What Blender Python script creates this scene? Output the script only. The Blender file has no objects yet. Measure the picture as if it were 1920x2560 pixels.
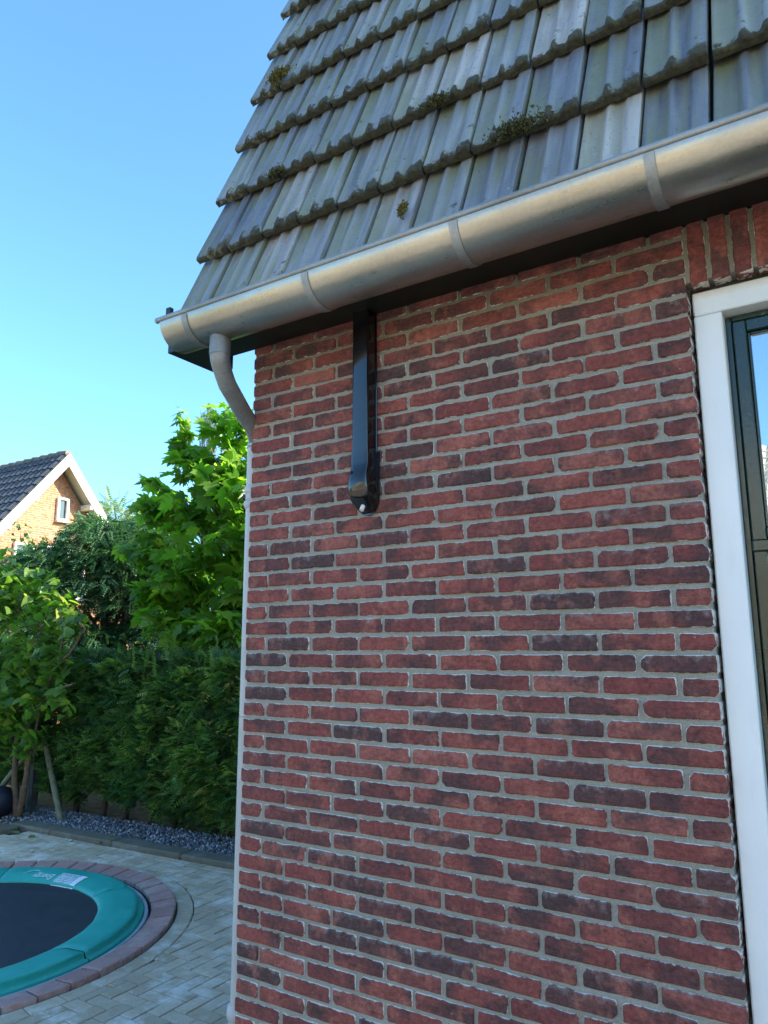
import bpy, math, random
import numpy as np
from mathutils import Vector, Matrix, noise as mnoise

random.seed(7)
RNG = np.random.default_rng(7)
SC = bpy.context.scene
COL = SC.collection
PI = math.pi

# ------------------------------------------------------------------ camera
CAM = Vector((2.094, -2.235, 2.08))
YAW, PITCH, ROLL = -0.5697, 0.1801, -0.0032
FPX = 1837.4                                   # focal length in pixels of the 1920 x 2560 frame
_f = Vector((math.sin(YAW)*math.cos(PITCH), math.cos(YAW)*math.cos(PITCH), math.sin(PITCH)))
_r0 = Vector((math.cos(YAW), -math.sin(YAW), 0))
_u0 = _r0.cross(_f)
_r = _r0*math.cos(ROLL) + _u0*math.sin(ROLL)
_u = -_r0*math.sin(ROLL) + _u0*math.cos(ROLL)
cd = bpy.data.cameras.new('camera')
cd.sensor_fit = 'VERTICAL'
cd.sensor_height = 36.0
cd.sensor_width = 27.0
cd.lens = 36.0*FPX/2560.0
cd.clip_start = 0.05
cd.clip_end = 2000
cam = bpy.data.objects.new('camera', cd)
COL.objects.link(cam)
M = Matrix.Identity(4)
for i in range(3):
    M[i][0] = _r[i]; M[i][1] = _u[i]; M[i][2] = -_f[i]; M[i][3] = CAM[i]
cam.matrix_world = M
SC.camera = cam

# ------------------------------------------------------------------ sky, sun, exposure
TO_SUN = Vector((0.80, 0.34, 0.54)).normalized()
world = bpy.data.worlds.new('World')
SC.world = world
world.use_nodes = True
wn = world.node_tree
sky = wn.nodes.new('ShaderNodeTexSky')
sky.sky_type = 'NISHITA'
sky.sun_disc = False
sky.sun_elevation = math.asin(TO_SUN.z)
sky.sun_rotation = math.atan2(TO_SUN.x, TO_SUN.y)
sky.air_density = 1.0
sky.dust_density = 2.2
sky.ozone_density = 1.4
wn.nodes['Background'].inputs['Strength'].default_value = 0.13
tint = wn.nodes.new('ShaderNodeMix'); tint.data_type = 'RGBA'; tint.blend_type = 'MULTIPLY'
tint.inputs[0].default_value = 1.0
tint.inputs[7].default_value = (0.54, 0.87, 1.08, 1.0)       # clear, cold sky
wn.links.new(sky.outputs[0], tint.inputs[6])
wn.links.new(tint.outputs[2], wn.nodes['Background'].inputs['Color'])
sl = bpy.data.lights.new('sun', 'SUN')
sl.energy = 4.8
sl.angle = math.radians(0.5)
sl.color = (1.0, 0.88, 0.70)
so = bpy.data.objects.new('sun', sl)
so.rotation_euler = TO_SUN.to_track_quat('Z', 'Y').to_euler()
so.location = (0, 0, 30)
COL.objects.link(so)
vs = SC.view_settings
vs.view_transform = 'Standard'
vs.look = 'None'
vs.gamma = 1.0
vs.use_curve_mapping = False
vs.exposure = 1.90
SC.cycles.max_bounces = 8
SC.cycles.transparent_max_bounces = 8
SC.cycles.use_denoising = True


# ------------------------------------------------------------------ helpers
def on_screen(p):
    """distance along the view and whether the point lies inside the frame (a selection aid only)"""
    d = Vector(p) - CAM
    z = d.dot(_f)
    if z <= 0.05:
        return -1, False
    x = 960 + FPX*d.dot(_r)/z
    y = 1280 - FPX*d.dot(_u)/z
    return z, (-60 < x < 1980 and -60 < y < 2620)


def link(o, parent=None):
    COL.objects.link(o)
    if parent is not None:
        o.parent = parent
    return o


def tag(o, label=None, cat=None, group=None, kind=None):
    if label: o['label'] = label
    if cat: o['category'] = cat
    if group: o['group'] = group
    if kind: o['kind'] = kind
    return o


BASE = {}


def thing(name, loc, label, cat, group=None):
    o = bpy.data.objects.new(name, None)
    o.empty_display_size = 0.2
    o.location = loc
    link(o)
    BASE[o.name] = Vector(loc)
    return tag(o, label, cat, group)


def place(o, parent, mat=None):
    """link o under parent with the world matrix mat"""
    link(o, parent)
    m = mat if mat is not None else Matrix.Identity(4)
    base = Vector((0, 0, 0))
    p = parent
    if p is not None:
        base = BASE.get(p.name, Vector((0, 0, 0)))
    o.matrix_basis = Matrix.Translation(-base) @ m
    BASE[o.name] = Vector((0, 0, 0)) if mat is None else Vector(m.translation)
    return o


class MB:
    def __init__(self):
        self.v = []; self.f = []; self.a = {}

    def add(self, verts, faces, **attrs):
        o = len(self.v)
        self.v += [tuple(p) for p in verts]
        self.f += [tuple(i+o for i in f) for f in faces]
        for k, val in attrs.items():
            l = self.a.setdefault(k, [])
            l += [0.0]*(o-len(l))
            l += list(val) if hasattr(val, '__len__') else [val]*len(verts)
        return self

    def box(self, x0, x1, y0, y1, z0, z1, **k):
        v = [(x, y, z) for x in (x0, x1) for y in (y0, y1) for z in (z0, z1)]
        f = [(0, 1, 3, 2), (4, 6, 7, 5), (0, 4, 5, 1), (2, 3, 7, 6), (0, 2, 6, 4), (1, 5, 7, 3)]
        return self.add(v, f, **k)

    def bbox(self, x0, x1, y0, y1, z0, z1, b=0.004, **k):
        """a box with chamfered edges"""
        pts = []
        idx = {}
        for ix, x in enumerate((x0, x1)):
            for iy, y in enumerate((y0, y1)):
                for iz, z in enumerate((z0, z1)):
                    sx, sy, sz = (b if ix == 0 else -b), (b if iy == 0 else -b), (b if iz == 0 else -b)
                    idx[ix, iy, iz, 0] = len(pts); pts.append((x, y+sy, z+sz))
                    idx[ix, iy, iz, 1] = len(pts); pts.append((x+sx, y, z+sz))
                    idx[ix, iy, iz, 2] = len(pts); pts.append((x+sx, y+sy, z))
        F = []
        def q(*t): F.append(tuple(idx[i] for i in t))
        for s in (0, 1):
            q((s,0,0,0),(s,1,0,0),(s,1,1,0),(s,0,1,0)); q((0,s,0,1),(1,s,0,1),(1,s,1,1),(0,s,1,1)); q((0,0,s,2),(1,0,s,2),(1,1,s,2),(0,1,s,2))
        for i in (0, 1):
            for j in (0, 1):
                q((i,j,0,0),(i,j,1,0),(i,j,1,1),(i,j,0,1)); q((i,0,j,0),(i,1,j,0),(i,1,j,2),(i,0,j,2)); q((0,i,j,1),(1,i,j,1),(1,i,j,2),(0,i,j,2))
                for k2 in (0, 1):
                    q((i,j,k2,0),(i,j,k2,1),(i,j,k2,2))
        return self.add(pts, F, **k)

    def grid(self, P, close_u=False, close_v=False, **k):
        nu, nv = len(P), len(P[0])
        v = [p for row in P for p in row]
        f = []
        for i in range(nu if close_u else nu-1):
            for j in range(nv if close_v else nv-1):
                a, b = i, (i+1) % nu
                c, d = j, (j+1) % nv
                f.append((a*nv+c, b*nv+c, b*nv+d, a*nv+d))
        return self.add(v, f, **k)

    def tube(self, pts, rad, n=12, cap=True, flat=None):
        pts = [Vector(p) for p in pts]
        rad = rad if hasattr(rad, '__len__') else [rad]*len(pts)
        rows = []
        nrm = None
        for i, p in enumerate(pts):
            t = (pts[min(i+1, len(pts)-1)] - pts[max(i-1, 0)]).normalized()
            if nrm is None:
                nrm = t.cross(Vector((0.31, 0.77, 0.55))).normalized()
            nrm = (nrm - t*nrm.dot(t)).normalized()
            b = t.cross(nrm)
            rows.append([p + (nrm*math.cos(2*PI*j/n) + b*math.sin(2*PI*j/n))*rad[i] for j in range(n)])
        o = len(self.v)
        self.grid(rows, close_v=True)
        if cap:
            self.f.append(tuple(o+j for j in range(n)))
            self.f.append(tuple(o+(len(pts)-1)*n+j for j in reversed(range(n))))
        return self

    def lathe(self, prof, c, n=24, a0=0, a1=2*PI, noise_=0):
        full = abs(a1-a0-2*PI) < 1e-6
        rows = []
        for r, z in prof:
            rows.append([(c[0]+r*math.cos(a0+(a1-a0)*j/n), c[1]+r*math.sin(a0+(a1-a0)*j/n), c[2]+z) for j in range(n if full else n+1)])
        return self.grid(rows, close_v=full)

    def mesh(self, name, mat, smooth=False):
        me = bpy.data.meshes.new(name)
        me.from_pydata(self.v, [], self.f)
        for k, l in self.a.items():
            l = l + [0.0]*(len(self.v)-len(l))
            at = me.attributes.new(k, 'FLOAT', 'POINT')
            at.data.foreach_set('value', np.array(l, dtype=np.float32))
        me.materials.append(mat)
        fix_normals(me)
        if smooth:
            me.shade_smooth()
            if smooth is not True:
                me.set_sharp_from_angle(angle=math.radians(smooth))
        me.update()
        return me

    def build(self, name, mat, parent=None, smooth=False, world_mat=None):
        me = self.mesh(name, mat, smooth)
        o = bpy.data.objects.new(name, me)
        return place(o, parent, world_mat)


def fix_normals(me):
    import bmesh
    if len(me.polygons) > 60000:
        return
    bm = bmesh.new(); bm.from_mesh(me)
    bmesh.ops.recalc_face_normals(bm, faces=bm.faces)
    bm.to_mesh(me); bm.free()


def mesh_np(name, V, F, mat, attrs=None, smooth=False):
    """V (n,3), F (m,k) -> mesh, fast"""
    V = np.asarray(V, dtype=np.float32); F = np.asarray(F, dtype=np.int32)
    me = bpy.data.meshes.new(name)
    me.vertices.add(len(V)); me.vertices.foreach_set('co', V.ravel())
    k = F.shape[1]
    me.loops.add(F.size); me.loops.foreach_set('vertex_index', F.ravel())
    me.polygons.add(len(F)); me.polygons.foreach_set('loop_start', np.arange(0, F.size, k, dtype=np.int32))
    me.update(calc_edges=True)
    for kk, a in (attrs or {}).items():
        at = me.attributes.new(kk, 'FLOAT', 'POINT'); at.data.foreach_set('value', np.asarray(a, dtype=np.float32))
    me.materials.append(mat)
    if smooth: me.shade_smooth()
    return me


def scatter(tv, tf, R, T, S):
    """template verts tv (n,3), faces tf (m,k); rotations R (c,3,3), places T (c,3), sizes S (c,)"""
    tv = np.asarray(tv); tf = np.asarray(tf)
    V = np.einsum('cij,nj->cni', R, tv)*S[:, None, None] + T[:, None, :]
    F = tf[None] + (np.arange(len(T))*len(tv))[:, None, None]
    return V.reshape(-1, 3), F.reshape(-1, tf.shape[1])


def frames(fwd, up):
    """rotation matrices whose y axis is fwd and whose z axis is close to up; (c,3) each"""
    y = fwd/np.linalg.norm(fwd, axis=1, keepdims=True)
    x = np.cross(y, up); x /= np.linalg.norm(x, axis=1, keepdims=True)+1e-9
    z = np.cross(x, y)
    return np.stack([x, y, z], axis=2)


# ------------------------------------------------------------------ node helper
class G:
    def __init__(self, name):
        self.m = bpy.data.materials.new(name); self.m.use_nodes = True
        self.t = self.m.node_tree
        self.b = self.t.nodes['Principled BSDF']; self.out = self.t.nodes['Material Output']

    def n(self, typ, ins=None, out=0, **props):
        nd = self.t.nodes.new('ShaderNode'+typ)
        for k, v in props.items(): setattr(nd, k, v)
        for k, v in (ins or {}).items(): self.s(nd.inputs[k], v)
        return nd.outputs[out]

    def s(self, sock, v):
        if isinstance(v, bpy.types.NodeSocket): self.t.links.new(v, sock)
        else:
            if isinstance(v, tuple) and len(v) == 3 and sock.type == 'RGBA': v = v + (1.0,)
            sock.default_value = v

    def p(self, **k):
        for a, v in k.items(): self.s(self.b.inputs[a.replace('_', ' ')], v)
        return self

    def math(self, op, a, b=0.0, c=0.0, clamp=False):
        return self.n('Math', {0: a, 1: b, 2: c}, operation=op, use_clamp=clamp)

    def lin(self, x, a, b):                       # 0 at a, 1 at b, clamped
        return self.n('MapRange', {'Value': x, 'From Min': a, 'From Max': b, 'To Min': 0.0, 'To Max': 1.0})

    def mix(self, f, a, b, mode='MIX'):
        nd = self.t.nodes.new('ShaderNodeMix'); nd.data_type = 'RGBA'; nd.blend_type = mode
        self.s(nd.inputs[0], f); self.s(nd.inputs[6], a); self.s(nd.inputs[7], b)
        return nd.outputs[2]

    def ramp(self, x, stops):
        nd = self.t.nodes.new('ShaderNodeValToRGB'); e = nd.color_ramp.elements
        while len(e) < len(stops): e.new(0.5)
        for el, (p, c) in zip(e, stops): el.position = p; el.color = c + (1.0,)
        self.s(nd.inputs[0], x)
        return nd.outputs[0]

    def pos(self): return self.n('NewGeometry', out=0)

    def attr(self, name): return self.n('Attribute', out=2, attribute_name=name)

    def rnd(self):                                # per object and, for joined pieces, per piece
        a = self.math('ADD', self.attr('rnd'), self.n('ObjectInfo', out=5))
        return self.math('FRACT', a)

    def vmul(self, v, s): return self.n('VectorMath', {0: v, 1: s}, operation='MULTIPLY')

    def vadd(self, v, s): return self.n('VectorMath', {0: v, 1: s}, operation='ADD')

    def noise(self, vec, scale, detail=3.0, rough=0.5, col=False):
        return self.n('TexNoise', {'Vector': vec, 'Scale': scale, 'Detail': detail, 'Roughness': rough}, out=1 if col else 0)

    def bump(self, h, strength=0.5, dist=0.01):
        self.s(self.b.inputs['Normal'], self.n('Bump', {'Strength': strength, 'Distance': dist, 'Height': h}))
        return self


def plain(name, col, rough=0.6, metal=0.0, var=0.15, scale=8.0, bump=0.0, bscale=60.0, spec=0.5, coat=0.0):
    g = G(name); p = g.pos()
    n1 = g.noise(p, scale, 4.0)
    f = g.n('MapRange', {'Value': n1, 'From Min': 0.3, 'From Max': 0.7, 'To Min': 1.0-var, 'To Max': 1.0+var})
    g.p(Base_Color=g.mix(1.0, col, g.n('CombineColor', {0: f, 1: f, 2: f}), 'MULTIPLY'), Metallic=metal, Specular_IOR_Level=spec, Coat_Weight=coat)
    g.p(Roughness=g.n('MapRange', {'Value': n1, 'From Min': 0.3, 'From Max': 0.7, 'To Min': max(0.02, rough-0.07), 'To Max': rough+0.07}))
    if bump: g.bump(g.noise(p, bscale, 4.0), bump, 0.004)
    return g.m


# ------------------------------------------------------------------ materials
def m_brick(name='brick_clay'):
    g = G(name); p = g.pos(); r = g.rnd()
    sh = g.n('CombineXYZ', {0: g.math('MULTIPLY', r, 61.0), 1: g.math('MULTIPLY', r, 37.0), 2: g.math('MULTIPLY', r, 83.0)})
    q = g.vadd(p, sh)
    n1 = g.noise(g.vmul(q, (1.0, 1.0, 1.3)), 6.0, 6.0, 0.66)
    n2 = g.noise(q, 75.0, 6.0, 0.75)
    n3 = g.noise(q, 32.0, 5.0, 0.65)
    n4 = g.noise(g.vmul(q, (1.0, 1.0, 0.8)), 13.0, 5.0, 0.62)
    base = g.ramp(r, [(0.0, (0.205, 0.060, 0.056)), (0.16, (0.275, 0.080, 0.068)), (0.32, (0.185, 0.058, 0.056)), (0.48, (0.300, 0.088, 0.072)),
                      (0.62, (0.225, 0.066, 0.060)), (0.76, (0.350, 0.120, 0.098)), (0.86, (0.190, 0.060, 0.056)), (0.94, (0.120, 0.056, 0.056)), (1.0, (0.095, 0.054, 0.056))])
    c = g.mix(g.math('MULTIPLY', g.lin(n1, 0.44, 0.60), 0.86), base, (0.078, 0.048, 0.050))
    c = g.mix(g.math('MULTIPLY', g.lin(n4, 0.52, 0.66), 0.55), c, (0.42, 0.150, 0.112))
    f = g.n('MapRange', {'Value': n2, 'From Min': 0.28, 'From Max': 0.72, 'To Min': 0.50, 'To Max': 1.5})
    c = g.mix(1.0, c, g.n('CombineColor', {0: f, 1: f, 2: f}), 'MULTIPLY')
    pits = g.lin(g.noise(q, 130.0, 3.0, 0.6), 0.66, 0.74)
    c = g.mix(g.math('MULTIPLY', pits, 0.6), c, (0.03, 0.022, 0.022))
    # lime: thin crusts on the arrises, a dusty bloom under the upper edge, rare specks
    e = g.math('ADD', g.math('MULTIPLY', g.attr('edge'), 0.85), g.math('MULTIPLY', g.math('SUBTRACT', n3, 0.5), 2.6))
    big = g.noise(p, 1.3, 2.0)
    e = g.math('ADD', e, g.math('MULTIPLY', g.math('SUBTRACT', big, 0.5), 1.2))
    e = g.lin(g.math('ADD', e, g.math('MULTIPLY', g.attr('top'), 0.25)), 0.82, 0.94)
    bloom = g.math('ADD', g.math('MULTIPLY', g.attr('top'), 0.9), g.math('MULTIPLY', g.math('SUBTRACT', n3, 0.5), 2.4))
    bloom = g.math('ADD', bloom, g.math('MULTIPLY', g.math('SUBTRACT', r, 0.5), 0.5))
    bloom = g.math('MULTIPLY', g.lin(bloom, 0.66, 1.2), 0.50)
    speck = g.lin(g.n('TexVoronoi', {'Vector': q, 'Scale': 34.0}, out=0), 0.055, 0.03)
    speck = g.math('MULTIPLY', speck, g.lin(g.noise(q, 5.0, 1.0), 0.60, 0.66))
    c = g.mix(bloom, c, (0.40, 0.37, 0.37))
    c = g.mix(g.math('MAXIMUM', e, speck), c, (0.70, 0.68, 0.64))
    g.p(Base_Color=c, Roughness=0.88, Specular_IOR_Level=0.3)
    crease = g.noise(g.vmul(q, (0.55, 1.0, 1.7)), 34.0, 5.0, 0.65)
    h = g.math('ADD', g.math('MULTIPLY', crease, 1.0), g.math('MULTIPLY', n2, 0.5))
    g.bump(h, 1.0, 0.013)
    return g.m


def m_mortar():
    g = G('mortar'); p = g.pos()
    n = g.noise(p, 260.0, 3.0, 0.7); n2 = g.noise(p, 3.0, 4.0); n3 = g.noise(p, 30.0, 4.0)
    c = g.mix(g.lin(n2, 0.3, 0.7), (0.345, 0.345, 0.300), (0.425, 0.420, 0.370))
    c = g.mix(g.math('MULTIPLY', g.lin(n, 0.50, 0.66), 0.50), c, (0.170, 0.170, 0.150))
    c = g.mix(g.math('MULTIPLY', g.lin(g.noise(p, 170.0, 2.0), 0.60, 0.70), 0.5), c, (0.55, 0.54, 0.50))
    c = g.mix(g.math('MULTIPLY', g.lin(n3, 0.58, 0.72), 0.40), c, (0.46, 0.45, 0.42))
    c = g.mix(g.math('MULTIPLY', g.lin(g.noise(p, 9.0, 4.0), 0.52, 0.72), 0.30), c, (0.25, 0.24, 0.20))
    # darker olive tint towards the top of the wall
    z = g.n('SeparateXYZ', {0: p}, out=2)
    g.p(Base_Color=g.mix(g.math('MULTIPLY', g.lin(z, 3.12, 3.32), 0.55), c, (0.150, 0.145, 0.070)), Roughness=0.95, Specular_IOR_Level=0.2)
    g.bump(g.math('ADD', n, g.math('MULTIPLY', n3, 2.5)), 1.0, 0.007)
    return g.m


def m_tile():
    g = G('roof_tile_concrete'); p = g.pos(); r = g.rnd()
    sh = g.n('CombineXYZ', {0: g.math('MULTIPLY', r, 47.0), 1: g.math('MULTIPLY', r, 29.0), 2: 0.0})
    q = g.vadd(p, sh)
    streak = g.noise(g.vmul(q, (34.0, 2.2, 2.2)), 1.0, 4.0, 0.6)
    n1 = g.noise(q, 6.0, 4.0); n2 = g.noise(q, 70.0, 4.0, 0.7); n3 = g.noise(q, 24.0, 5.0, 0.65)
    base = g.ramp(r, [(0.0, (0.105, 0.112, 0.130)), (0.22, (0.175, 0.185, 0.205)), (0.40, (0.215, 0.225, 0.215)), (0.58, (0.140, 0.150, 0.172)), (0.75, (0.235, 0.235, 0.245)), (0.90, (0.30, 0.285, 0.27)), (1.0, (0.44, 0.415, 0.39))])
    f = g.n('MapRange', {'Value': streak, 'From Min': 0.25, 'From Max': 0.75, 'To Min': 0.55, 'To Max': 1.5})
    c = g.mix(1.0, base, g.n('CombineColor', {0: f, 1: f, 2: f}), 'MULTIPLY')
    valley = g.attr('valley')
    alg = g.math('MULTIPLY', g.lin(g.math('ADD', g.math('MULTIPLY', valley, 0.22), streak), 0.50, 0.72), g.lin(g.noise(q, 3.0, 2.0), 0.36, 0.56))
    c = g.mix(g.math('MULTIPLY', alg, 0.62), c, (0.150, 0.160, 0.045))
    wh = g.math('MULTIPLY', g.lin(n3, 0.57, 0.70), g.lin(g.math('ADD', r, g.math('MULTIPLY', n1, 0.35)), 0.92, 1.12))
    c = g.mix(g.math('MULTIPLY', wh, 0.7), c, (0.36, 0.36, 0.34))
    dk = g.math('MULTIPLY', g.lin(g.noise(q, 90.0, 3.0), 0.64, 0.72), g.lin(r, 0.55, 0.9))
    c = g.mix(g.math('MULTIPLY', dk, 0.7), c, (0.045, 0.043, 0.04))
    lich = g.lin(g.n('TexVoronoi', {'Vector': q, 'Scale': 26.0}, out=0), 0.13, 0.08)
    lich = g.math('MULTIPLY', lich, g.lin(g.noise(q, 3.3, 1.0), 0.62, 0.68))
    c = g.mix(lich, c, (0.40, 0.40, 0.36))
    # moss and dirt gather on the thick lower lip
    x = g.n('SeparateXYZ', {0: p}, out=0)
    e = g.lin(g.math('ADD', g.attr('edge'), g.math('MULTIPLY', g.math('SUBTRACT', n3, 0.5), 1.9)), 0.30, 0.52)
    moss = g.mix(g.lin(n2, 0.4, 0.65), (0.016, 0.015, 0.009), (0.052, 0.052, 0.022))
    pale = g.math('MULTIPLY', g.lin(x, 0.10, -0.2), g.lin(n3, 0.52, 0.62))
    moss = g.mix(g.math('MULTIPLY', pale, 0.55), moss, (0.25, 0.25, 0.18))
    c = g.mix(e, c, moss)
    g.p(Base_Color=c, Roughness=g.mix(e, g.n('MapRange', {'Value': n3, 'From Min': 0.3, 'From Max': 0.7, 'To Min': 0.27, 'To Max': 0.5}), (0.95, 0.95, 0.95)), Specular_IOR_Level=0.75)
    g.bump(g.math('ADD', n2, g.math('ADD', g.math('MULTIPLY', streak, 0.8), g.math('MULTIPLY', g.math('MULTIPLY', e, n3), 4.0))), 0.35, 0.006)
    return g.m


def m_zinc(name, base, rough, metal=0.9, blot=0.35):
    g = G(name); p = g.pos()
    n1 = g.noise(g.vmul(p, (0.5, 1.0, 1.0)), 5.0, 4.0); n2 = g.noise(p, 90.0, 4.0, 0.7); n3 = g.noise(g.vmul(p, (0.25, 1, 1)), 30.0, 4.0)
    f = g.n('MapRange', {'Value': g.math('ADD', n1, g.math('MULTIPLY', g.math('SUBTRACT', n2, 0.5), 0.5)), 'From Min': 0.3, 'From Max': 0.7, 'To Min': 1-blot*0.5, 'To Max': 1+blot*0.4})
    c = g.mix(1.0, base, g.n('CombineColor', {0: f, 1: f, 2: f}), 'MULTIPLY')
    spot = g.lin(g.n('TexVoronoi', {'Vector': g.vmul(p, (1.0, 1.6, 1.6)), 'Scale': 7.0}, out=0), 0.10, 0.05)
    c = g.mix(g.math('MULTIPLY', spot, 0.45), c, (0.16, 0.17, 0.17))
    g.p(Base_Color=c, Metallic=metal, Roughness=g.n('MapRange', {'Value': n3, 'From Min': 0.3, 'From Max': 0.7, 'To Min': rough-0.07, 'To Max': rough+0.09}))
    g.bump(g.math('ADD', n2, g.math('MULTIPLY', n3, 2.0)), 0.10, 0.004)
    return g.m


def m_paver(name, cols, stain):
    g = G(name); p = g.pos(); r = g.rnd()
    n1 = g.noise(p, 2.6, 5.0, 0.6); n2 = g.noise(p, 150.0, 4.0, 0.7); n3 = g.noise(p, 14.0, 5.0, 0.6)
    c = g.mix(r, cols[0], cols[1])
    f = g.n('MapRange', {'Value': n2, 'From Min': 0.3, 'From Max': 0.7, 'To Min': 0.75, 'To Max': 1.25})
    c = g.mix(1.0, c, g.n('CombineColor', {0: f, 1: f, 2: f}), 'MULTIPLY')
    c = g.mix(g.math('MULTIPLY', g.lin(n3, 0.50, 0.7), 0.4), c, cols[2])
    st = g.lin(g.math('ADD', g.math('MULTIPLY', n1, 0.7), g.math('MULTIPLY', g.noise(p, 9.0, 5.0, 0.65), 0.5)), 0.60, 0.74)
    c = g.mix(g.math('MULTIPLY', st, stain), c, (0.76, 0.70, 0.61))
    e = g.lin(g.math('ADD', g.attr('edge'), g.math('MULTIPLY', g.math('SUBTRACT', n3, 0.5), 1.8)), 0.85, 1.15)
    c = g.mix(g.math('MULTIPLY', e, 0.4), c, (0.52, 0.51, 0.47))
    g.p(Base_Color=c, Roughness=0.85, Specular_IOR_Level=0.35)
    g.bump(g.math('ADD', n2, g.math('MULTIPLY', n3, 1.5)), 0.5, 0.005)
    return g.m


def m_leaf(name, c0, c1, c2, trans=0.45, rough=0.4, tint=(1.0, 1.15, 0.35)):
    g = G(name); r = g.rnd(); p = g.pos()
    c = g.ramp(r, [(0.0, tuple(x*0.55 for x in c0)), (0.25, c0), (0.7, c1), (0.9, (c1[0]*1.35, c1[1]*1.15, c1[2])), (1.0, (c1[0]*2.0, c1[1]*1.25, c1[2]*1.3))])
    c = g.mix(g.math('MULTIPLY', g.lin(g.noise(p, 1.6, 2.0), 0.45, 0.7), 0.6), c, c2)
    g.p(Base_Color=c, Roughness=rough, Specular_IOR_Level=0.45)
    tr = g.n('BsdfTranslucent', {'Color': g.mix(1.0, g.mix(1.0, c, (2.6, 2.6, 2.6), 'MULTIPLY'), tint, 'MULTIPLY')})
    mx = g.n('MixShader', {0: trans, 1: g.b.outputs[0], 2: tr})
    g.t.links.new(mx, g.out.inputs['Surface'])
    return g.m


BRICK = m_brick()
MORTAR = m_mortar()
TILE = m_tile()
ZINC = m_zinc('gutter_zinc', (0.40, 0.375, 0.325), 0.33)
ZINC_OLD = m_zinc('weathered_zinc', (0.30, 0.305, 0.30), 0.55, 0.65, 0.6)
PVC = plain('white_plastic', (0.44, 0.45, 0.45), 0.42, var=0.10, scale=3.0)
BLACK_GLOSS = plain('glossy_black_plastic', (0.006, 0.006, 0.007), 0.12, var=0.2, spec=0.6, coat=0.25)
FASCIA = plain('black_green_board', (0.008, 0.013, 0.010), 0.42, var=0.3, scale=6.0)
SCREW = plain('dark_screw', (0.05, 0.05, 0.055), 0.35, 0.8)
STUB = plain('white_drain_plastic', (0.75, 0.75, 0.73), 0.4)


def m_frame():
    g = G('white_frame_paint'); p = g.pos()
    z = g.n('SeparateXYZ', {0: p}, out=2)
    n1 = g.noise(g.vmul(p, (1, 1, 0.5)), 6.0, 4.0); n2 = g.noise(p, 45.0, 4.0)
    c = g.mix(g.lin(n1, 0.3, 0.7), (0.70, 0.74, 0.77), (0.77, 0.80, 0.82))
    rust = g.lin(g.math('ADD', z, g.math('MULTIPLY', n2, 0.02)), 3.115, 3.142)      # brown water stain under the lintel
    c = g.mix(g.math('MULTIPLY', rust, 0.6), c, (0.55, 0.38, 0.18))
    grime = g.math('MULTIPLY', g.lin(g.noise(g.vmul(p, (3.0, 3.0, 0.6)), 9.0, 5.0, 0.6), 0.56, 0.75), 0.22)
    c = g.mix(grime, c, (0.50, 0.52, 0.50))
    g.p(Base_Color=c, Roughness=0.38)
    g.bump(g.noise(g.vmul(p, (1, 1, 0.15)), 25.0, 4.0), 0.12, 0.004)
    return g.m


def m_greenpaint():
    g = G('dark_green_gloss_paint'); p = g.pos()
    n1 = g.noise(g.vmul(p, (1.0, 1.0, 0.25)), 40.0, 5.0, 0.65); n2 = g.noise(g.vmul(p, (0.6, 1, 1.6)), 70.0, 4.0, 0.6)
    c = g.mix(g.lin(n1, 0.55, 0.75), (0.008, 0.026, 0.019), (0.018, 0.044, 0.032))
    g.p(Base_Color=c, Roughness=0.22, Specular_IOR_Level=0.6, Coat_Weight=0.25, Coat_Roughness=0.12)
    crack = g.lin(g.n('TexVoronoi', {'Vector': g.vmul(p, (1.0, 1.0, 0.4)), 'Scale': 60.0}, feature='DISTANCE_TO_EDGE'), 0.0, 0.06)
    h = g.math('ADD', g.math('MULTIPLY', n2, 0.6), g.math('MULTIPLY', crack, g.math('MULTIPLY', g.lin(n1, 0.5, 0.62), 0.5)))
    g.bump(h, 0.16, 0.004)
    return g.m


def m_glass():
    g = G('coated_window_glass')
    g.p(Base_Color=(0.012, 0.016, 0.018), Roughness=0.6)
    gl = g.n('BsdfGlossy', {'Color': (0.93, 0.96, 1.0, 1), 'Roughness': 0.012})
    mx = g.n('MixShader', {0: 0.62, 1: g.b.outputs[0], 2: gl})
    g.t.links.new(mx, g.out.inputs['Surface'])
    return g.m


FRAME = m_frame()
GREEN = m_greenpaint()
GLASS = m_glass()
PAVER = m_paver('grey_paver', ((0.410, 0.325, 0.220), (0.560, 0.450, 0.320), (0.310, 0.245, 0.130)), 0.75)
PAVER_RED = m_paver('red_paver', ((0.340, 0.180, 0.155), (0.430, 0.250, 0.215), (0.26, 0.14, 0.12)), 0.18)
KERB = m_paver('kerb_concrete', ((0.130, 0.118, 0.085), (0.155, 0.140, 0.100), (0.085, 0.08, 0.05)), 0.10)
BED = plain('joint_sand', (0.040, 0.042, 0.028), 0.95, var=0.35, scale=20.0, bump=0.5)
SOIL = plain('leaf_litter_soil', (0.150, 0.105, 0.055), 0.95, var=0.5, scale=9.0, bump=0.8)
LAWN = plain('meadow_grass', (0.10, 0.13, 0.035), 0.9, var=0.4, scale=2.0, bump=0.8)
GRAVEL = None


def m_gravel():
    g = G('slate_gravel'); r = g.rnd()
    c = g.ramp(r, [(0.0, (0.10, 0.11, 0.13)), (0.5, (0.18, 0.195, 0.225)), (0.8, (0.30, 0.315, 0.35)), (1.0, (0.65, 0.67, 0.70))])
    g.p(Base_Color=c, Roughness=0.7)
    return g.m


GRAVEL = m_gravel()


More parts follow.
